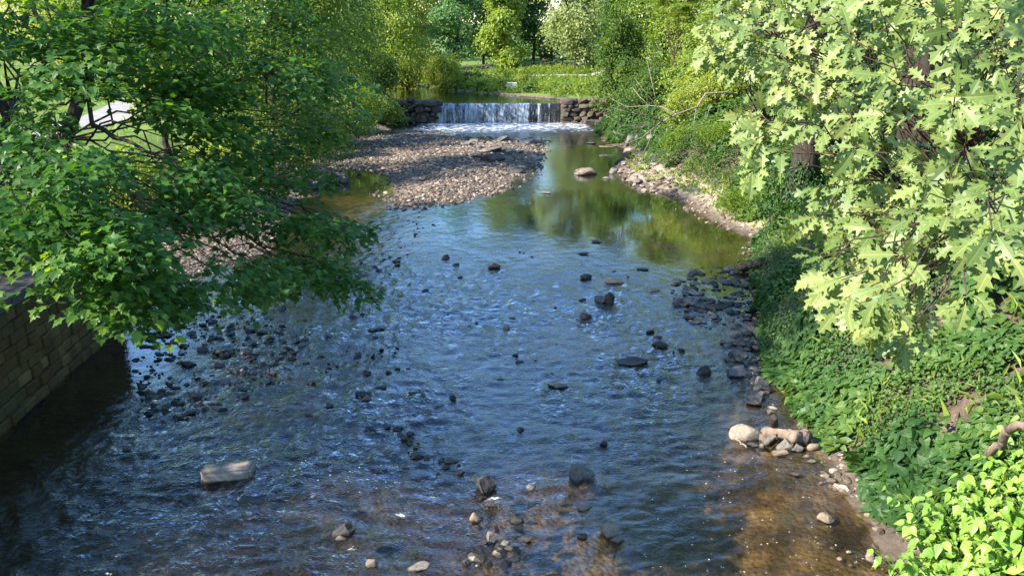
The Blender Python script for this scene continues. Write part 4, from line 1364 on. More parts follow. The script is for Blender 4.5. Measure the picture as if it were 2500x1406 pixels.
bush('bank_bush', (9.6, 41.5, gz(9.6, 41.5)), (2.2, 2.0, 2.5), 'yellow', 410, 'bright yellow-green vine mound above the right bank rubble', leaf=0.13, nclus=200, per=60)
bush('bank_bush', (12.2, 40.0, gz(12.2, 40)), (2.6, 2.2, 3.4), 'bright', 411, 'sunlit bush rising behind the yellow-green vine mound', leaf=0.13, nclus=200, per=60)
bush('bank_bush', (12.8, 52.5, gz(12.8, 52.5)), (2.8, 2.4, 4.6), 'bright', 412, 'tall sunny bush up the right bank behind the dead branch', leaf=0.16, nclus=240, per=60)
bush('bank_bush', (9.8, 36.0, gz(9.8, 36)), (1.7, 1.3, 0.9), 'grass', 413, 'low bright weeds on the rubble of the right bank', leaf=0.14, nclus=100, per=50, tmpl=LONG)
bush('bank_bush', (8.3, 38.3, gz(8.3, 38.3)), (1.3, 1.0, 0.8), 'grass', 414, 'tuft of bright weeds nearest the sunlit rubble', leaf=0.14, nclus=70, per=50, tmpl=LONG)
bush('bank_bush', (13.0, 33.0, gz(13, 33)), (2.6, 2.2, 2.8), 'bright', 415, 'green bush left of the thick oak trunk', leaf=0.13, nclus=200, per=60)
bush('bank_bush', (8.6, 28.5, gz(8.6, 28.5)), (1.2, 1.0, 0.9), 'grass', 416, 'bright grassy clump at the end of the sandy beach', leaf=0.13, nclus=80, per=50, tmpl=LONG)
bush('bank_bush', (9.5, 26.9, gz(9.5, 26.9)), (1.3, 1.0, 1.5), 'cover', 417, 'leafy bush at the left foot of the thick oak trunk', leaf=0.12, nclus=110, per=55)
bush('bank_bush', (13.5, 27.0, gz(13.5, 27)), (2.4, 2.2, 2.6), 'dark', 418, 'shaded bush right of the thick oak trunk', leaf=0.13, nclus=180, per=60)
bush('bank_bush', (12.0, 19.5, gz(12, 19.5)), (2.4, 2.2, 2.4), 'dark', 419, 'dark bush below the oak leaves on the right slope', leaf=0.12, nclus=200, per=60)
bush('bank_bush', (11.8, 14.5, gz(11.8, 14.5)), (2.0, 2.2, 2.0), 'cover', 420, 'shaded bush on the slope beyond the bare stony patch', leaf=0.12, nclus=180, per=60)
bush('bank_bush', (16.0, 38.0, gz(16, 38)), (2.6, 2.2, 4.4), 'maple_far', 421, 'tall sunlit bush behind the thick oak trunk', leaf=0.15, nclus=220, per=60)
bush('bank_bush', (16.0, 30.0, gz(16, 30)), (2.6, 2.2, 4.0), 'maple_far', 422, 'tall shaded bush high on the right slope', leaf=0.15, nclus=220, per=60)
bush('leafy_bush', (-11.2, 30.0, gz(-11.2, 30)), (1.6, 1.6, 2.0), 'yellow', 423, 'glowing yellow-green bush behind the left maple', leaf=0.13, nclus=150, per=55)
bush('leafy_bush', (-12.2, 34.5, gz(-12.2, 34.5)), (2.0, 1.8, 2.4), 'bright', 424, 'green bush at the back of the left beach', leaf=0.13, nclus=160, per=55)
bush('leafy_bush', (-10.6, 43.0, gz(-10.6, 43)), (1.7, 1.8, 2.6), 'maple_far', 425, 'dark bush at the landward end of the gravel bar', leaf=0.13, nclus=170, per=55)
bush('leafy_bush', (-10.3, 54.0, gz(-10.3, 54)), (2.0, 2.2, 3.0), 'bright', 426, 'green bush reaching out before the left abutment', leaf=0.15, nclus=180, per=55)
bush('leafy_bush', (-9.6, 59.0, gz(-9.6, 59)), (1.7, 1.4, 2.0), 'bright', 427, 'bright low bush covering the foot of the left abutment', leaf=0.15, nclus=120, per=55)
bush('leafy_bush', (-10.6, 65.5, 1.6), (1.9, 1.5, 3.4), 'maple_far', 428, 'dark bush above the left abutment', leaf=0.17, nclus=160, per=55)
bush('lawn_bush', (-18.6, 43.5, gz(-18.6, 43.5)), (2.0, 1.8, 3.0), 'yellow', 431, 'glowing yellow bush beside the pale path', leaf=0.15, nclus=150, per=50)
bush('lawn_bush', (-14.6, 45.5, gz(-14.6, 45.5)), (2.2, 2.0, 4.6), 'yellow', 432, 'tall yellow-green bush right of the one beside the pale path', leaf=0.15, nclus=200, per=50)
bush('leafy_bush', (-12.8, 26.0, gz(-12.8, 26)), (1.5, 1.5, 1.7), 'bright', 429, 'green bush beside the path behind the left maple', leaf=0.12, nclus=110, per=55)


g_ = np.random.default_rng(77)
for k_, (px_k, y_k, r_k, m_k) in enumerate(((1185, 74.6, 1.0, 'bright'), (1300, 72.0, 0.9, 'cover'), (1345, 71.5, 1.1, 'bright'), (1395, 71.0, 1.2, 'grass'), (1440, 69.5, 1.2, 'bright'), (1320, 89.5, 0.7, 'bright'), (1372, 90, 0.8, 'yellow'), (1455, 89.5, 0.7, 'bright'), (1170, 79, 1.6, 'dark'))):
    bush('weed_clump', (xat(px_k, y_k, 1.8), y_k, gz(xat(px_k, y_k, 1.8), y_k)), (r_k * 1.3, r_k, r_k * 0.85), m_k, 470 + k_,
         ('lush weed clump left of the concrete block at the pool shore', 'dark leafy weeds right of the concrete block', 'weed clump at the pool shore, third from the concrete block', 'grassy clump on the shore before the footpath', 'weed clump nearest the right abutment',
          'bush behind the footpath, leftmost of three', 'yellow bush behind the footpath, middle of three', 'bush behind the footpath, rightmost of three', 'shaded shrub in the dark under the blue-green tree')[k_], leaf=0.17, nclus=60, per=50)


# meadow weeds round the upper pool and rough grass: nobody could count these
def scatter_grass(name, xs, ys, n, size, mat, label, seed, cond=None, tmpl=LONG):
    g = np.random.default_rng(seed)
    x = g.uniform(*xs, n); y = g.uniform(*ys, n)
    k = fbm(x * 0.6, y * 0.6, seed) > 0.36
    if cond is not None:
        k &= cond(x, y)
    x = x[k]; y = y[k]; m = len(x)
    z = terrain(x, y)
    P = np.stack([x, y, z + g.random(m) ** 1.5 * size * 1.2], 1)
    X = unit(np.array([0, 0, 1.0]) + 0.55 * g.normal(size=(m, 3)))
    Nn = unit(np.array([0, -0.5, 0.5]) + 0.7 * g.normal(size=(m, 3)))
    me = tile(name, tmpl[0], tmpl[1], P, X, Nn, size * (0.6 + 0.8 * g.random(m)), g.random(m), M[mat])
    kind(link(name, me), 'stuff', label)


def meadow_ok(x, y):
    yf = np.interp(x, XF, YF); n = y - yf
    pth = np.interp(x, [0.5, 4, 9, 16], [84, 84.5, 83.4, 80])
    blk = np.hypot(x - xat(1250, 74.5, 1.9), y - 73.8) < 1.3
    return (n > 0.45) & ~blk & ~((x > 0) & (y < pth) & (y > pth - 2.2)) & ~((np.abs(y - np.interp(x, [0.5, 4, 9, 16], [84, 84.5, 83.4, 80])) < 1.3) & (x > 0)) & (y < 93.5)


scatter_grass('meadow_weeds', (-16, 14), (64, 94), 30000, 0.42, 'grass', 'bright meadow weeds between the upper pool and the fence', 501, meadow_ok)
scatter_grass('lawn_grass', (-60, -13), (24, 110), 24000, 0.28, 'grass', 'sunlit lawn grass beyond the left bank', 502, lambda x, y: np.abs(x - np.interp(y, [20, 34, 44, 60, 80], [-26, -22, -21.5, -26, -34])) > 1.9)


def bank_ok(x, y):
    sr = x - np.interp(y, YR, XR)
    return (sr > 0.5) & (fbm(x * 0.9, y * 0.9, 55) > 0.52)


scatter_grass('bank_weeds', (5, 15), (8, 46), 16000, 0.26, 'bright', 'long-leaved weeds standing among the vines of the right bank', 503, bank_ok)


# ------------------------------------------------------------------ ground cover of the right bank
def cover():
    g = np.random.default_rng(601)
    n = 340000
    y = 5.5 + (61 - 5.5) * g.random(n) ** 1.45
    x = np.interp(y, YR, XR) - 0.25 + 13 * g.random(n) ** 1.25
    sr = x - np.interp(y, YR, XR)
    flat = np.interp(y, [0, 9, 12, 15, 22, 27, 31, 36, 42, 50], [0.35, 0.45, 0.3, -0.15, -0.1, 0.8, 1.2, 1.9, 1.5, 0.2])
    hgt = 0.10 + 0.75 * sst(0.35, 0.75, fbm(x * 0.75, y * 0.75, 71)) + 0.30 * vn(x * 2.4, y * 2.4, 73)
    lump = fbm(x * 1.1, y * 1.1, 79)
    bare = np.zeros(n, bool)
    for (bx_, by_, br) in ((9.2, 15.2, 1.0), (8.1, 12.2, 0.5), (9.4, 18.4, 0.8), (8.2, 10.2, 0.45)):
        bare |= np.hypot(x - bx_, (y - by_) * 0.9) < br * (0.7 + 0.7 * lump)
    k = (sr > flat + 1.5 * (fbm(x * 0.9 + 7, y * 0.9, 83) - 0.5) - 0.05) & ~(bare & (g.random(n) < 0.9)) & (lump > 0.28)
    x, y, hgt, sr, flat = x[k], y[k], hgt[k], sr[k], flat[k]
    n = len(x)
    hgt = hgt * sst(-0.1, 0.9, sr - flat + 0.3)
    lay = g.random(n) ** 0.6
    z = np.maximum(terrain(x, y), 0.02) + hgt * lay + 0.03
    e = 0.15
    def hh(xx, yy):
        return terrain(xx, yy) + 0.75 * sst(0.35, 0.75, fbm(xx * 0.75, yy * 0.75, 71)) + 0.30 * vn(xx * 2.4, yy * 2.4, 73)
    gxn = (hh(x + e, y) - hh(x - e, y)) / (2 * e); gyn = (hh(x, y + e) - hh(x, y - e)) / (2 * e)
    Nn = unit(unit(np.stack([-gxn, -gyn, np.ones(n)], 1)) + np.array([0, 0, 0.4]) + 0.42 * g.normal(size=(n, 3)))
    X = unit(g.normal(size=(n, 3)) + 0.5 * np.stack([-gxn, -gyn, -np.ones(n) * 0.6], 1))
    S = (0.065 + 0.10 * sst(0.35, 0.75, vn(x * 0.8, y * 0.8, 91))) * (0.7 + 0.6 * g.random(n)) * np.interp(y, [8, 20, 45], [1.0, 1.1, 1.5])
    var = np.clip(0.5 * g.random(n) + 1.1 * (fbm(x * 0.6, y * 0.6, 95) - 0.5) + 0.22, 0, 1)
    P = np.stack([x, y, z], 1)
    near = y < 17
    for nm, sel, tm in (('bank_vines', near, HEART), ('upper_bank_vines', ~near, SIMPLE)):
        me = tile(nm, tm[0], tm[1], P[sel], X[sel], Nn[sel], S[sel], var[sel], M['cover'])
        kind(link(nm, me), 'stuff', 'tangled green vines covering the ' + ('near' if nm == 'bank_vines' else 'far') + ' right bank')


cover()


# sunlit knotweed at the bottom right
def knotweed():
    g = np.random.default_rng(611)
    root = empty('knotweed', (5.7, 7.6, gz(5.7, 7.6)), 'bright sunlit knotweed with broad heart-shaped leaves below the bare bent root', 'shrub')
    c0 = np.array([5.7, 7.6, gz(5.7, 7.6)])
    P, X, Nn, S, V_ = [], [], [], [], []
    T = Tubes(5)
    for k in range(300):
        bx_ = g.uniform(4.95, 7.6); by_ = g.uniform(6.2, 9.1)
        if bx_ - 4.9 < 0.25 * max(0, by_ - 8.2) * 3:
            continue
        zb = gz(bx_, by_)
        hgt = g.uniform(0.45, 0.80) * (0.45 + 0.55 * min(1.0, (bx_ - 4.7) / 0.9)) * (0.5 + 0.5 * min(1.0, (9.3 - by_) / 0.8))
        tip = np.array([bx_ + g.normal() * 0.28 - 0.15, by_ + g.normal() * 0.28, zb + hgt])
        a = np.array([bx_, by_, zb - 0.05])
        p = T.limb(g, a - c0, tip - c0, 0.006, 0.003, 0.03, 0.02, 5)
        for j in range(16):
            t = 0.42 + 0.58 * j / 15
            q = a + (tip - a) * t
            side = (j * 2.4 + k) % 6.283
            dr = np.array([math.cos(side), math.sin(side), 0])
            P.append(q + dr * 0.06); X.append(dr + np.array([0, 0, g.uniform(-0.7, 0.15)]))
            Nn.append(unit(np.array([[-0.25, -0.1, 1.0]]) + 0.45 * dr + 0.3 * g.normal(size=(1, 3)))[0])
            S.append(g.uniform(0.09, 0.17)); V_.append(g.random())
    P = np.array(P) - c0
    link('foliage', tile('foliage', HEART[0], HEART[1], P, np.array(X), np.array(Nn), np.array(S), np.array(V_), M['knot']), root)
    T.build('stems', M['stem'], root)


knotweed()


# ------------------------------------------------------------------ the near maple on the left
def near_maple():
    g = np.random.default_rng(701)
    base = np.array([-9.9, 15.2, 2.0])
    root = empty('maple', base, 'large dark green maple whose layered branches overhang the left wall and riffle', 'tree')
    # px, py, depth, spread px, spread py, sprays
    A = [(60, 60, 9.5, 90, 60, 7), (210, 90, 9.8, 90, 60, 8), (380, 70, 10.3, 90, 60, 8), (540, 90, 11, 90, 60, 8), (700, 60, 12, 80, 55, 7),
         (120, 200, 9.2, 90, 40, 6), (330, 180, 10, 90, 50, 8), (500, 200, 10.8, 90, 50, 9), (650, 190, 11.5, 80, 60, 8), (790, 160, 12.5, 70, 60, 6),
         (90, 310, 8.6, 90, 40, 6), (420, 270, 10.2, 70, 40, 6), (560, 290, 11, 80, 50, 8), (690, 310, 11.8, 70, 50, 7), (800, 280, 12.6, 60, 50, 5),
         (70, 400, 8.0, 80, 35, 6), (200, 390, 8.5, 70, 30, 6), (430, 400, 9.8, 60, 25, 4), (520, 400, 10.4, 70, 40, 6), (650, 430, 11.4, 70, 40, 6),
         (60, 480, 7.6, 70, 40, 6), (180, 520, 7.6, 70, 35, 6), (270, 540, 8.0, 60, 30, 5), (420, 490, 9.3, 60, 25, 4), (560, 500, 10.3, 80, 30, 6), (700, 520, 11.2, 80, 35, 7), (820, 570, 11.8, 60, 35, 6),
         (70, 560, 7.2, 70, 26, 4), (250, 590, 7.7, 70, 30, 6), (340, 620, 8.0, 70, 26, 6), (110, 640, 7.3, 60, 20, 3), (210, 655, 7.5, 60, 20, 3),
         (350, 690, 7.9, 60, 30, 5), (400, 715, 8.1, 55, 25, 4), (335, 740, 7.8, 45, 14, 2), (560, 620, 9.8, 60, 25, 4), (650, 660, 10.3, 80, 25, 5), (770, 630, 11.2, 70, 25, 5), (850, 690, 11.0, 45, 14, 2), (590, 700, 9.9, 60, 20, 3), (480, 560, 9.2, 50, 20, 2)]
    HO = [(285, 300, 66, 62), (385, 345, 56, 66), (650, 285, 44, 30), (320, 470, 40, 24), (150, 250, 30, 24), (360, 480, 50, 26), (455, 590, 60, 46), (610, 600, 40, 26), (45, 160, 40, 34), (490, 650, 46, 30), (140, 640, 50, 22)]
    T = Tubes(6)
    # three leaning stems
    stems = []
    for dx, dy, top in ((0.0, 0.0, (-8.4, 14.3, 12.5)), (0.4, 0.5, (-6.2, 15.2, 12.0)), (-0.5, -0.3, (-10.8, 12.2, 12.0))):
        a = base + np.array([dx, dy, -0.3]); b = np.array(top)
        stems.append(T.limb(g, a - base, b - base, 0.19, 0.05, 0.0, 0.012, 10))
    allst = np.concatenate(stems)
    P, X, Nn, S, V_ = [], [], [], [], []

    def spray(c, r, nleaf, out):
        """one flat fan of leaves, drooping at its rim"""
        nrm = unit(np.array([[0, 0, 1.0]]) + 0.16 * g.normal(size=(1, 3)) + 0.16 * np.array([[out[0], out[1], 0]]))[0]
        rad = r * np.sqrt(g.random(nleaf)); an = g.uniform(0, 6.283, nleaf)
        u = unit(np.cross(nrm, [0.3, 1, 0.1])[None])[0]; w = np.cross(nrm, u)
        off = rad[:, None] * (np.cos(an)[:, None] * u + np.sin(an)[:, None] * w)
        off[:, 2] -= 0.35 * rad ** 2 / r
        off[:, 2] += g.normal(size=nleaf) * 0.05
        P.append(c + off)
        X.append(unit(unit(off + 1e-5) + 0.6 * np.array([out[0], out[1], 0]) + 0.5 * g.normal(size=(nleaf, 3)) - np.array([0, 0, 0.35])))
        Nn.append(unit(nrm + 0.30 * g.normal(size=(nleaf, 3))))
        S.append(0.105 * (0.7 + 0.6 * g.random(nleaf)))
        V_.append(np.clip(0.6 * g.random(nleaf) + 0.4 * g.random(), 0, 1))

    for (px, py, d, sx, sy, ns) in A:
        c0 = at(px, py, d)
        rel = c0 - base
        # limb from the stem a little below to the anchor
        i = np.argmin(np.linalg.norm(allst - (rel * np.array([0.35, 0.35, 0.8]) + np.array([0, 0, -0.4])), axis=1) + np.maximum(0, allst[:, 2] - rel[2] - 0.6))
        p = T.limb(g, allst[i], rel, 0.022, 0.008, 0.05, 0.02, 7)
        for k in range(int(ns * 1.0)):
            for _t in range(8):
                qx = px + g.normal() * sx * 0.62; qy = py + g.normal() * sy * 0.62
                if not any(((qx - a_) / (b_ + 38)) ** 2 + ((qy - c_) / (e_ + 22)) ** 2 < 1 for a_, c_, b_, e_ in HO):
                    break
            else:
                continue
            c = at(qx, qy, d + g.normal() * 0.45)
            out = unit((c - base)[None] * np.array([1, 1, 0]))[0]
            spray(c, g.uniform(0.28, 0.54), int(g.uniform(50, 105)), out)
            T.limb(g, p[4 + int(g.integers(3))], c - base, 0.010, 0.003, 0.03, 0.03, 4)
    T.limb(g, at(225, 305, 9.6) - base, at(450, 420, 9.2) - base, 0.030, 0.012, 0.02, 0.015, 8)
    T.limb(g, allst[6], at(225, 305, 9.6) - base, 0.045, 0.030, 0.03, 0.02, 6)
    # the crown above, mostly out of the picture but shading the water
    lob = [((-8.2, 14.0, 11.0), (4.0, 4.0, 2.6)), ((-6.0, 15.5, 10.5), (3.2, 3.2, 2.2)), ((-9.8, 11.0, 10.6), (3.4, 3.4, 2.4)), ((-11, 16.5, 9.6), (3.4, 3.4, 3.2)), ((-8.0, 13.8, 12.6), (2.8, 2.8, 1.8)), ((-4.6, 13.2, 9.9), (2.4, 2.4, 1.3))]
    P2, X2, N2, S2, V2, cc = cloud(g, lob, 420, 70, 0.45, 0.35, 1.0, 0.35, 0.4, 0.115, 0.3, 0.35, 0.4)
    for c in cc[:60]:
        i = np.argmin(np.linalg.norm(allst - (c - base), axis=1))
        T.limb(g, allst[max(0, i - 2)], c - base, 0.03, 0.006, 0.03, 0.03, 5)
    Pn = np.concatenate(P + [P2]) - base
    me = tile('crown', MAPLE[0], MAPLE[1], Pn, np.concatenate(X + [X2]), np.concatenate(Nn + [N2]), np.concatenate(S + [S2]), np.concatenate(V_ + [V2]), M['maple'])
    link('crown', me, root)
    T.build('trunk', M['bark'], root)


near_maple()

# neighbours of the maple that stand left of the frame and shade the near water
B('maple', (-14.8, 8.6, 2.0), 11.2, 4.2, 'maple', 711, 'maple behind the retaining wall, the nearest one to the bridge', leaf=0.17, base=0.22, nclus=330, per=70, cr=0.5, trunk_r=0.24)
B('maple', (-17.5, 13.0, 2.0), 12.0, 4.4, 'maple', 712, 'maple behind the leaning stems of the large overhanging maple', leaf=0.17, base=0.2, nclus=330, per=70, cr=0.5, trunk_r=0.24)
B('maple', (-15.8, 18.0, 2.0), 14.5, 4.2, 'maple', 714, 'tall maple behind the upstream end of the retaining wall', leaf=0.15, base=0.40, nclus=330, per=70, cr=0.5, trunk_r=0.24)
B('maple', (-14.0, -1.8, 2.0), 9.4, 3.6, 'maple', 713, 'small maple beside the bridge end of the retaining wall', leaf=0.17, base=0.22, nclus=260, per=70, cr=0.5, trunk_r=0.22)


# ------------------------------------------------------------------ the near oak on the right
def rosette_leaves(g, c, axis_, n, size, L):
    """a whorl of drooping lobed leaves round a twig tip"""
    P, X, Nn, S, V_ = L
    axis_ = axis_ / np.linalg.norm(axis_)
    u = np.cross(axis_, [0.2, 0.3, 1]); u /= np.linalg.norm(u); w = np.cross(axis_, u)
    tone = g.random()
    for k in range(n):
        a = 6.283 * k / n + g.uniform(-0.35, 0.35)
        sp = g.uniform(0.55, 1.15)
        dr = axis_ * math.cos(sp) + (u * math.cos(a) + w * math.sin(a)) * math.sin(sp)
        dr = dr + np.array([0, 0, -0.62])
        dr /= np.linalg.norm(dr)
        back = c - axis_ * g.uniform(0, 0.07)
        nn = np.array([-0.42, -0.62, 0.75]) + 0.42 * g.normal(size=3)
        nn = nn - dr * (nn @ dr); nn /= np.linalg.norm(nn)
        P.append(back + dr * 0.025); X.append(dr); Nn.append(nn); S.append(size * g.uniform(0.62, 1.15)); V_.append(np.clip(0.65 * tone + 0.35 * g.random(), 0, 1))


def near_oak():
    g = np.random.default_rng(801)
    base = np.array([6.9, 4.2, gz(6.9, 4.2)])
    root = empty('oak', base, 'near red oak with big sunlit lobed leaves hanging over the vines', 'tree')
    poly = np.array([(1760, -60), (1700, 60), (1712, 150), (1790, 190), (1800, 260), (1775, 330), (1800, 400), (1850, 430), (1872, 355), (1985, 360), (2005, 470), (1960, 500), (1940, 560), (1990, 620), (1960, 680), (2040, 760), (2120, 830),
                     (2210, 860), (2290, 800), (2240, 700), (2260, 640), (2340, 620), (2440, 640), (2540, 620), (2560, -60)], float)
    holes = [(1938, 425, 112), (2225, 330, 58), (2180, 420, 40), (1880, 250, 38), (2430, 330, 60), (2060, 330, 42), (2330, 480, 34), (2090, 590, 34), (2280, 150, 44), (2200, 190, 40), (2400, 60, 50), (1960, 40, 40)]
    def depth(px, py):
        return float(np.clip(5.4 - (px - 1750) / 800 * 1.6 - py / 850 * 1.2, 2.9, 5.6))
    T = Tubes(5); Lf = ([], [], [], [], [])
    trunk = T.limb(g, (0, 0, -0.5), np.array([6.2, 4.6, 13.5]) - base, 0.26, 0.10, 0, 0.01, 12)
    pts = []
    tries = 0
    while len(pts) < 250 and tries < 20000:
        tries += 1
        px = g.uniform(1690, 2550); py = g.uniform(-60, 865)
        if poly_sd(np.array([px]), np.array([py]), poly)[0] < 12:
            continue
        if any(math.hypot(px - hx, py - hy) < hr for hx, hy, hr in holes):
            continue
        if any(math.hypot(px - q[0], py - q[1]) < 26 for q in pts):
            continue
        pts.append((px, py))
    pts += [(1720, 110), (1735, 60), (1835, 425), (1905, 380), (1990, 470), (1950, 555), (2010, 690), (2150, 800), (2210, 835), (2360, 735), (1990, 640), (2200, 640), (2070, 730)]
    # main boughs sweep in from the upper right
    hubs = [(2620, -120, 4.6), (2480, 120, 4.4), (2300, 20, 4.9), (2100, -20, 5.3), (1950, 120, 5.5), (2200, 240, 4.8), (2440, 380, 3.9), (2050, 330, 5.2), (2250, 480, 4.2), (2480, 560, 3.6), (1900, 300, 5.5), (2120, 560, 4.6)]
    chain = {0: None, 1: 0, 2: 0, 3: 2, 4: 3, 5: 1, 6: 1, 7: 5, 8: 6, 9: 6, 10: 4, 11: 8}
    hp = [at(*h_) + np.array([0, 0.25, 0.0]) - base for h_ in hubs]
    for k, pr in chain.items():
        if pr is None:
            T.limb(g, trunk[6], hp[0], 0.11, 0.055, 0.03, 0.02, 8)
        else:
            T.limb(g, hp[pr], hp[k], 0.016 if k < 7 else 0.012, 0.007, 0.03, 0.03, 7)
    for (px, py) in pts:
        d = depth(px, py) + g.normal() * 0.30
        c = at(px, py - 14, d)
        j = int(np.argmin([np.linalg.norm(h_ - (c - base)) for h_ in hp]))
        ax = unit((c - base - hp[j])[None] + np.array([[-0.25, -0.25, 0.05]]))[0]
        T.limb(g, hp[j], c - base, 0.005, 0.0025, 0.04, 0.03, 6)
        rosette_leaves(g, c - base, ax, int(g.integers(6, 9)), 0.126, Lf)
    # a second layer deeper in, half shaded by the first
    for k in range(400):
        px = g.uniform(1760, 2560); py = g.uniform(-80, 640)
        if poly_sd(np.array([px]), np.array([py]), poly)[0] < 25 or any(math.hypot(px - hx, py - hy) < hr for hx, hy, hr in holes):
            continue
        d = depth(px, py) + g.uniform(0.7, 2.2)
        c = at(px, py, d)
        j = int(np.argmin([np.linalg.norm(h_ - (c - base)) for h_ in hp]))
        ax = unit((c - base - hp[j])[None] + np.array([[-0.2, 0.1, 0.1]]))[0]
        T.limb(g, hp[j], c - base, 0.006, 0.003, 0.03, 0.02, 5)
        rosette_leaves(g, c - base, ax, int(g.integers(6, 9)), 0.126, Lf)
    # the rest of the crown over and right of the frame
    for k in range(420):
        c = np.array([6.2, 5.0, 10.8]) + randu(g, 1)[0] * np.array([3.2, 3.4, 2.4]) * g.uniform(0.5, 1.0)
        if c[0] < 0.62 * c[1] + 1.0 and c[2] < 7.6:
            continue
        rosette_leaves(g, c - base, unit((c - base - trunk[9])[None])[0], 6, 0.126, Lf)
        if k % 5 == 0:
            T.limb(g, trunk[8 + int(g.integers(4))], c - base, 0.03, 0.006, 0.04, 0.03, 5)
    # unseen bough added above the frame over the bridge, to shade the oak leaves
    for k in range(46):
        c = np.array([0.0, 2.6, 8.9]) + g.normal(size=3) * np.array([0.75, 0.7, 0.35])
        rosette_leaves(g, c - base, unit((c - base - trunk[8])[None])[0], 6, 0.126, Lf)
    T.limb(g, trunk[8], np.array([-0.3, 2.5, 8.9]) - base, 0.08, 0.02, 0.06, 0.02, 8)
    me = tile('crown', OAK[0], OAK[1], np.array(Lf[0]), np.array(Lf[1]), np.array(Lf[2]), np.array(Lf[3]), np.array(Lf[4]), M['oak'])
    link('crown', me, root)
    T.build('trunk', M['barkred'], root)


near_oak()


# big trunks on the right bank, with ivy at the foot of the thick one
def bank_oak(loc, r, height, seed, label, lean, ivy=False, crown_c=(0, 0, 10), crown_r=3.4):
    g = np.random.default_rng(seed)
    root = empty('bank_oak', loc, label, 'tree')
    T = Tubes(12)
    tr = T.limb(g, (0, 0, -0.6), (lean[0], lean[1], height), r, r * 0.45, 0, 0.006, 12)
    lob = []
    for k in range(7):
        a = k * 2.4
        c = np.array(crown_c) + np.array([math.cos(a) * crown_r * 0.6, math.sin(a) * crown_r * 0.6, g.uniform(-1.5, 1.8)])
        lob.append((c, crown_r * 0.55))
        T.limb(g, tr[8], c, r * 0.35, r * 0.1, 0.05, 0.03, 5)
    T.build('trunk', M['bark'], root)
    P, X, Nn, S, var, cc = cloud(g, lob, 380, 45, 0.5, 0.6, 0.7, 0.6, 0.5, 0.17, 0.25, 0.5)
    link('crown', tile('crown', OAK[0], OAK[1], P, X, Nn, S, var, M['oak']), root)
    if ivy:
        n = 2600
        a = g.uniform(0, 6.283, n); z = 2.9 * g.random(n) ** 1.3 - 0.2
        rr_ = r * 1.02 + 0.07 * g.random(n)
        P = np.stack([np.cos(a) * rr_, np.sin(a) * rr_, z], 1)
        Nn = unit(np.stack([np.cos(a), np.sin(a), 0.5 * np.ones(n)], 1) + 0.4 * g.normal(size=(n, 3)))
        X = unit(np.array([0, 0, -1.0]) + 0.5 * g.normal(size=(n, 3)))
        k = fbm(a * 1.2, z * 0.9, 9) + 0.9 * (1 - z / 1.9) > 0.62
        link('ivy', tile('ivy', SIMPLE[0], SIMPLE[1], P[k], X[k], Nn[k], 0.12 * np.ones(k.sum()), g.random(k.sum()), M['dark']), root)


bank_oak((9.4, 25.9, gz(9.4, 25.9)), 0.47, 13, 821, 'thick dark oak trunk with ivy round its foot on the right bank', (0.2, 0.3), True, (-1.2, 0.8, 11.6), 4.6)
bank_oak((10.2, 20.2, gz(10.2, 20.2)), 0.30, 13, 822, 'brown trunk seen through the oak leaves upslope of the thick ivy trunk', (-0.3, 0.2), False, (-2.6, 1.6, 11.3), 4.6)
bank_oak((11.2, 22.5, gz(11.2, 22.5)), 0.40, 13, 823, 'broad dark trunk behind the oak leaves, right of the brown trunk', (-0.8, 0.2), False, (1.5, 1.5, 11.0), 3.0)


# sumac with feathered fronds at the top of the right thicket
def sumac(loc, label, seed, hgt):
    g = np.random.default_rng(seed)
    root = empty('sumac', loc, label, 'tree')
    T = Tubes(6); P, X, Nn, S, V_ = [], [], [], [], []
    for k in range(9):
        a = g.uniform(0, 6.283); top = np.array([math.cos(a) * g.uniform(0.4, 2.0), math.sin(a) * g.uniform(0.4, 2.0), hgt * g.uniform(0.55, 1.0)])
        T.limb(g, (0, 0, -0.3), top, 0.05, 0.015, 0.02, 0.02, 6)
        for f in range(14):
            b = f * 2.4 + g.uniform(-0.3, 0.3); L = g.uniform(0.7, 1.1)
            st_ = top - np.array([0, 0, g.uniform(0, 1.2)])
            dr = np.array([math.cos(b), math.sin(b), g.uniform(-0.1, 0.35)])
            pts = [st_ + dr * L * t + np.array([0, 0, -0.45 * L * t * t]) for t in np.linspace(0, 1, 12)]
            T.add(pts[::4] + [pts[-1]], [0.008] * 3 + [0.004])
            side = unit(np.cross(dr, [0, 0, 1.0])[None])[0]
            for t, p in zip(np.linspace(0, 1, 12), pts):
                for s in (-1, 1):
                    P.append(p); X.append(side * s + dr * 0.35 + np.array([0, 0, -0.25])); Nn.append(unit(np.array([[0, 0, 1.0]]) + 0.2 * g.normal(size=(1, 3)))[0])
                    S.append(0.34 * math.sin(0.35 + 2.6 * t * 0.95) + 0.05); V_.append(g.random())
    me = tile('crown', LONG[0], LONG[1], np.array(P), np.array(X), np.array(Nn), np.array(S), np.array(V_), M['bright'])
    link('crown', me, root)
    T.build('trunk', M['barkred'], root)


sumac((11.0, 55.5, gz(11.0, 55.5)), 'sumac with feathered fronds above the right bank, left one', 831, 7.2)
sumac((13.4, 50.5, gz(13.4, 50.5)), 'sumac with feathered fronds above the right bank, right one', 832, 7.0)


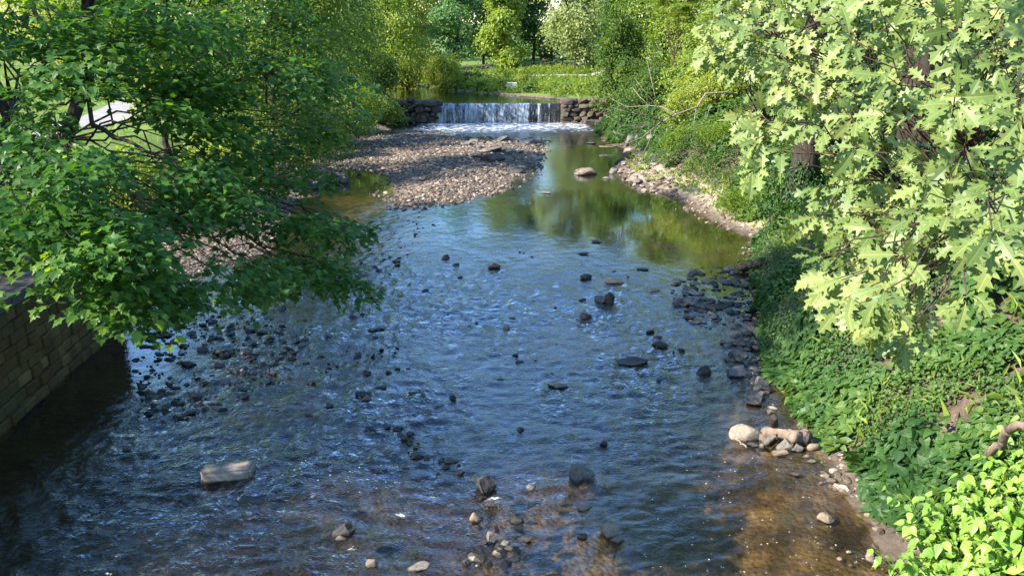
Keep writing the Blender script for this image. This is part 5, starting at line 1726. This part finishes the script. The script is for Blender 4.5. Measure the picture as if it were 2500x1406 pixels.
# bare dead branch on the right bank
def dead_branch():
    g = np.random.default_rng(841)
    T = Tubes(6)
    D = 36.5
    o0 = at(1790, 226, D)
    def P_(l):
        return [at(x, y, D + dz) - o0 for x, y, dz in l]
    T.add(P_([(1800, 232, 0.6), (1770, 226, 0.2), (1722, 230, 0), (1702, 262, -0.4), (1650, 280, -0.7), (1605, 305, -1), (1570, 335, -1.4), (1535, 350, -1.8), (1480, 355, -2.2)]), [0.062, 0.057, 0.05, 0.044, 0.037, 0.028, 0.022, 0.017, 0.009])
    for l, r0 in (([(1650, 280, -0.7), (1618, 262, -0.3), (1585, 258, 0), (1530, 262, 0.3), (1490, 240, 0.6)], 0.05), ([(1620, 298, -0.9), (1580, 282, -1.4), (1540, 276, -1.7), (1490, 262, -2)], 0.045),
                  ([(1585, 258, 0), (1560, 235, 0.2), (1545, 215, 0.5), (1555, 205, 0.8)], 0.035), ([(1640, 285, -0.8), (1610, 268, -1.2), (1575, 225, -1.4), (1548, 190, -1.6)], 0.04),
                  ([(1605, 305, -1), (1560, 312, -1.3), (1510, 300, -1.6), (1475, 280, -1.8)], 0.04), ([(1590, 318, -1.2), (1585, 345, -1.6), (1572, 372, -2)], 0.03),
                  ([(1570, 335, -1.4), (1520, 330, -1.5), (1488, 320, -1.6)], 0.025), ([(1700, 262, -0.3), (1694, 300, 0), (1690, 350, 0.2), (1692, 372, 0.3)], 0.025), ([(1760, 226, 0.2), (1730, 270, 0.3), (1718, 320, 0.4), (1712, 345, 0.4)], 0.022),
                  ([(1610, 268, -1.2), (1600, 240, -1.0), (1580, 150, -0.8)], 0.025), ([(1530, 262, 0.3), (1505, 270, 0.3), (1480, 268, 0.2)], 0.02)):
        T.add(P_(l), np.linspace(r0 * 0.62, 0.007, len(l)))
    o = mk('dead_branch', T.V, T.F, M['deadwood'], None, True, o0)
    tag(o, 'bare bleached dead branch reaching from the right bank over the stream', 'branch')
    T = Tubes(5)
    a = on(1463, 358, 0.25)[0]
    T.add([np.zeros(3), np.array([0.7, 0.0, -0.02]), np.array([1.4, 0.1, 0.05])], [0.03, 0.035, 0.025])
    tag(mk('stick', T.V, T.F, M['deadwood'], None, True, a), 'thin pale stick lying at the waterline under the dark bush', 'stick')


dead_branch()


# driftwood and roots on the near right bank
def woods():
    g = np.random.default_rng(851)
    def log(name, a, b, r0, r1, mat, label, cat, extra=None, wob=0.03):
        T = Tubes(10)
        a = np.array(a); b = np.array(b)
        T.limb(g, (0, 0, 0), b - a, r0, r1, 0.0, wob, 8)
        for e in extra or []:
            T.limb(g, np.array(e[0]) - a, np.array(e[1]) - a, e[2], e[3], 0, 0.04, 5)
        tag(mk(name, T.V, T.F, M[mat], None, True, a), label, cat)
    a, d = on(1868, 1052, 0.12); b, _ = on(1976, 1072, 0.16)
    log('driftwood_log', a, b, 0.095, 0.12, 'drift', 'short weathered driftwood log among the stones at the vines', 'log')
    a, _ = on(1868, 1082, 0.06); b, _ = on(1893, 1060, 0.22)
    log('driftwood_stub', a, b, 0.06, 0.045, 'woodgrey', 'grey driftwood stub propped against the log', 'log')
    a, _ = on(1888, 1050, 0.1); b, _ = on(1890, 1018, 0.5)
    log('post', a, b, 0.07, 0.06, 'bark', 'dark broken stake standing behind the log under the vines', 'stake', wob=0.01)
    a, _ = on(1795, 1068, 0.08); b, _ = on(1822, 1092, 0.08)
    log('stick', a, b, 0.018, 0.012, 'deadwood', 'thin pale stick at the foot of the long pale boulder', 'stick')
    # exposed root at the right edge
    c, _ = on(2420, 1122, 1.15); e, _ = on(2462, 1050, 1.85)
    e2, _ = on(2545, 1036, 2.2)
    f1, _ = on(2408, 1142, 1.0); f2, _ = on(2434, 1142, 1.0)
    log('bare_root', c, e, 0.048, 0.060, 'drift', 'bare bent root standing out of the vines above the knotweed', 'root', [(e, e2, 0.058, 0.04), (c, f1, 0.034, 0.018), (c, f2, 0.034, 0.018)])
    # stick in the near stream
    a, _ = on(1496, 1368, 0.02); b, _ = on(1504, 1338, 0.10)
    log('twig', a, b, 0.02, 0.012, 'bark', 'dark twig leaning below the pale rounded boulder', 'twig')
    a, _ = on(1800, 655, 0.1); b, _ = on(1868, 640, 0.3)
    log('dark_log', a, b, 0.10, 0.13, 'bark', 'dark log lying at the top of the right stone spit', 'log')


woods()


# petals and bits of leaf drifting on the near water, bare stones on the slope
def drift():
    g = np.random.default_rng(861)
    n = 150
    px = np.concatenate([g.uniform(1560, 2150, n), g.uniform(700, 980, 60)]); py = np.concatenate([g.uniform(1060, 1400, n), g.uniform(1110, 1200, 60)])
    P = np.array([on(a, b, 0.03)[0] for a, b in zip(px, py)])
    k = P[:, 0] < np.interp(P[:, 1], YR, XR) - 0.35
    P = P[k]; m = len(P)
    me = tile('floating_petals', SIMPLE[0], SIMPLE[1], P, g.normal(size=(m, 3)), unit(np.array([0, 0, 1.0]) + 0.05 * g.normal(size=(m, 3))), g.uniform(0.012, 0.036, m), g.random(m), M['pebble_pale'])
    kind(link('floating_petals', me), 'stuff', 'pale petals and leaf bits drifting on the near water')
    pts = np.stack([g.normal(9.2, 0.6, 260), g.normal(15.2, 0.6, 260)], 1)
    pebbles('slope_stones', pts, (0.05, 0.22), M['pebble'], 'loose grey stones on the bare patch of the right slope', 862)


M['pebble_pale'] = stone_mat('petal', (0.5, 0.46, 0.38), (0.6, 0.56, 0.48), (0.7, 0.66, 0.58), 30)
drift()
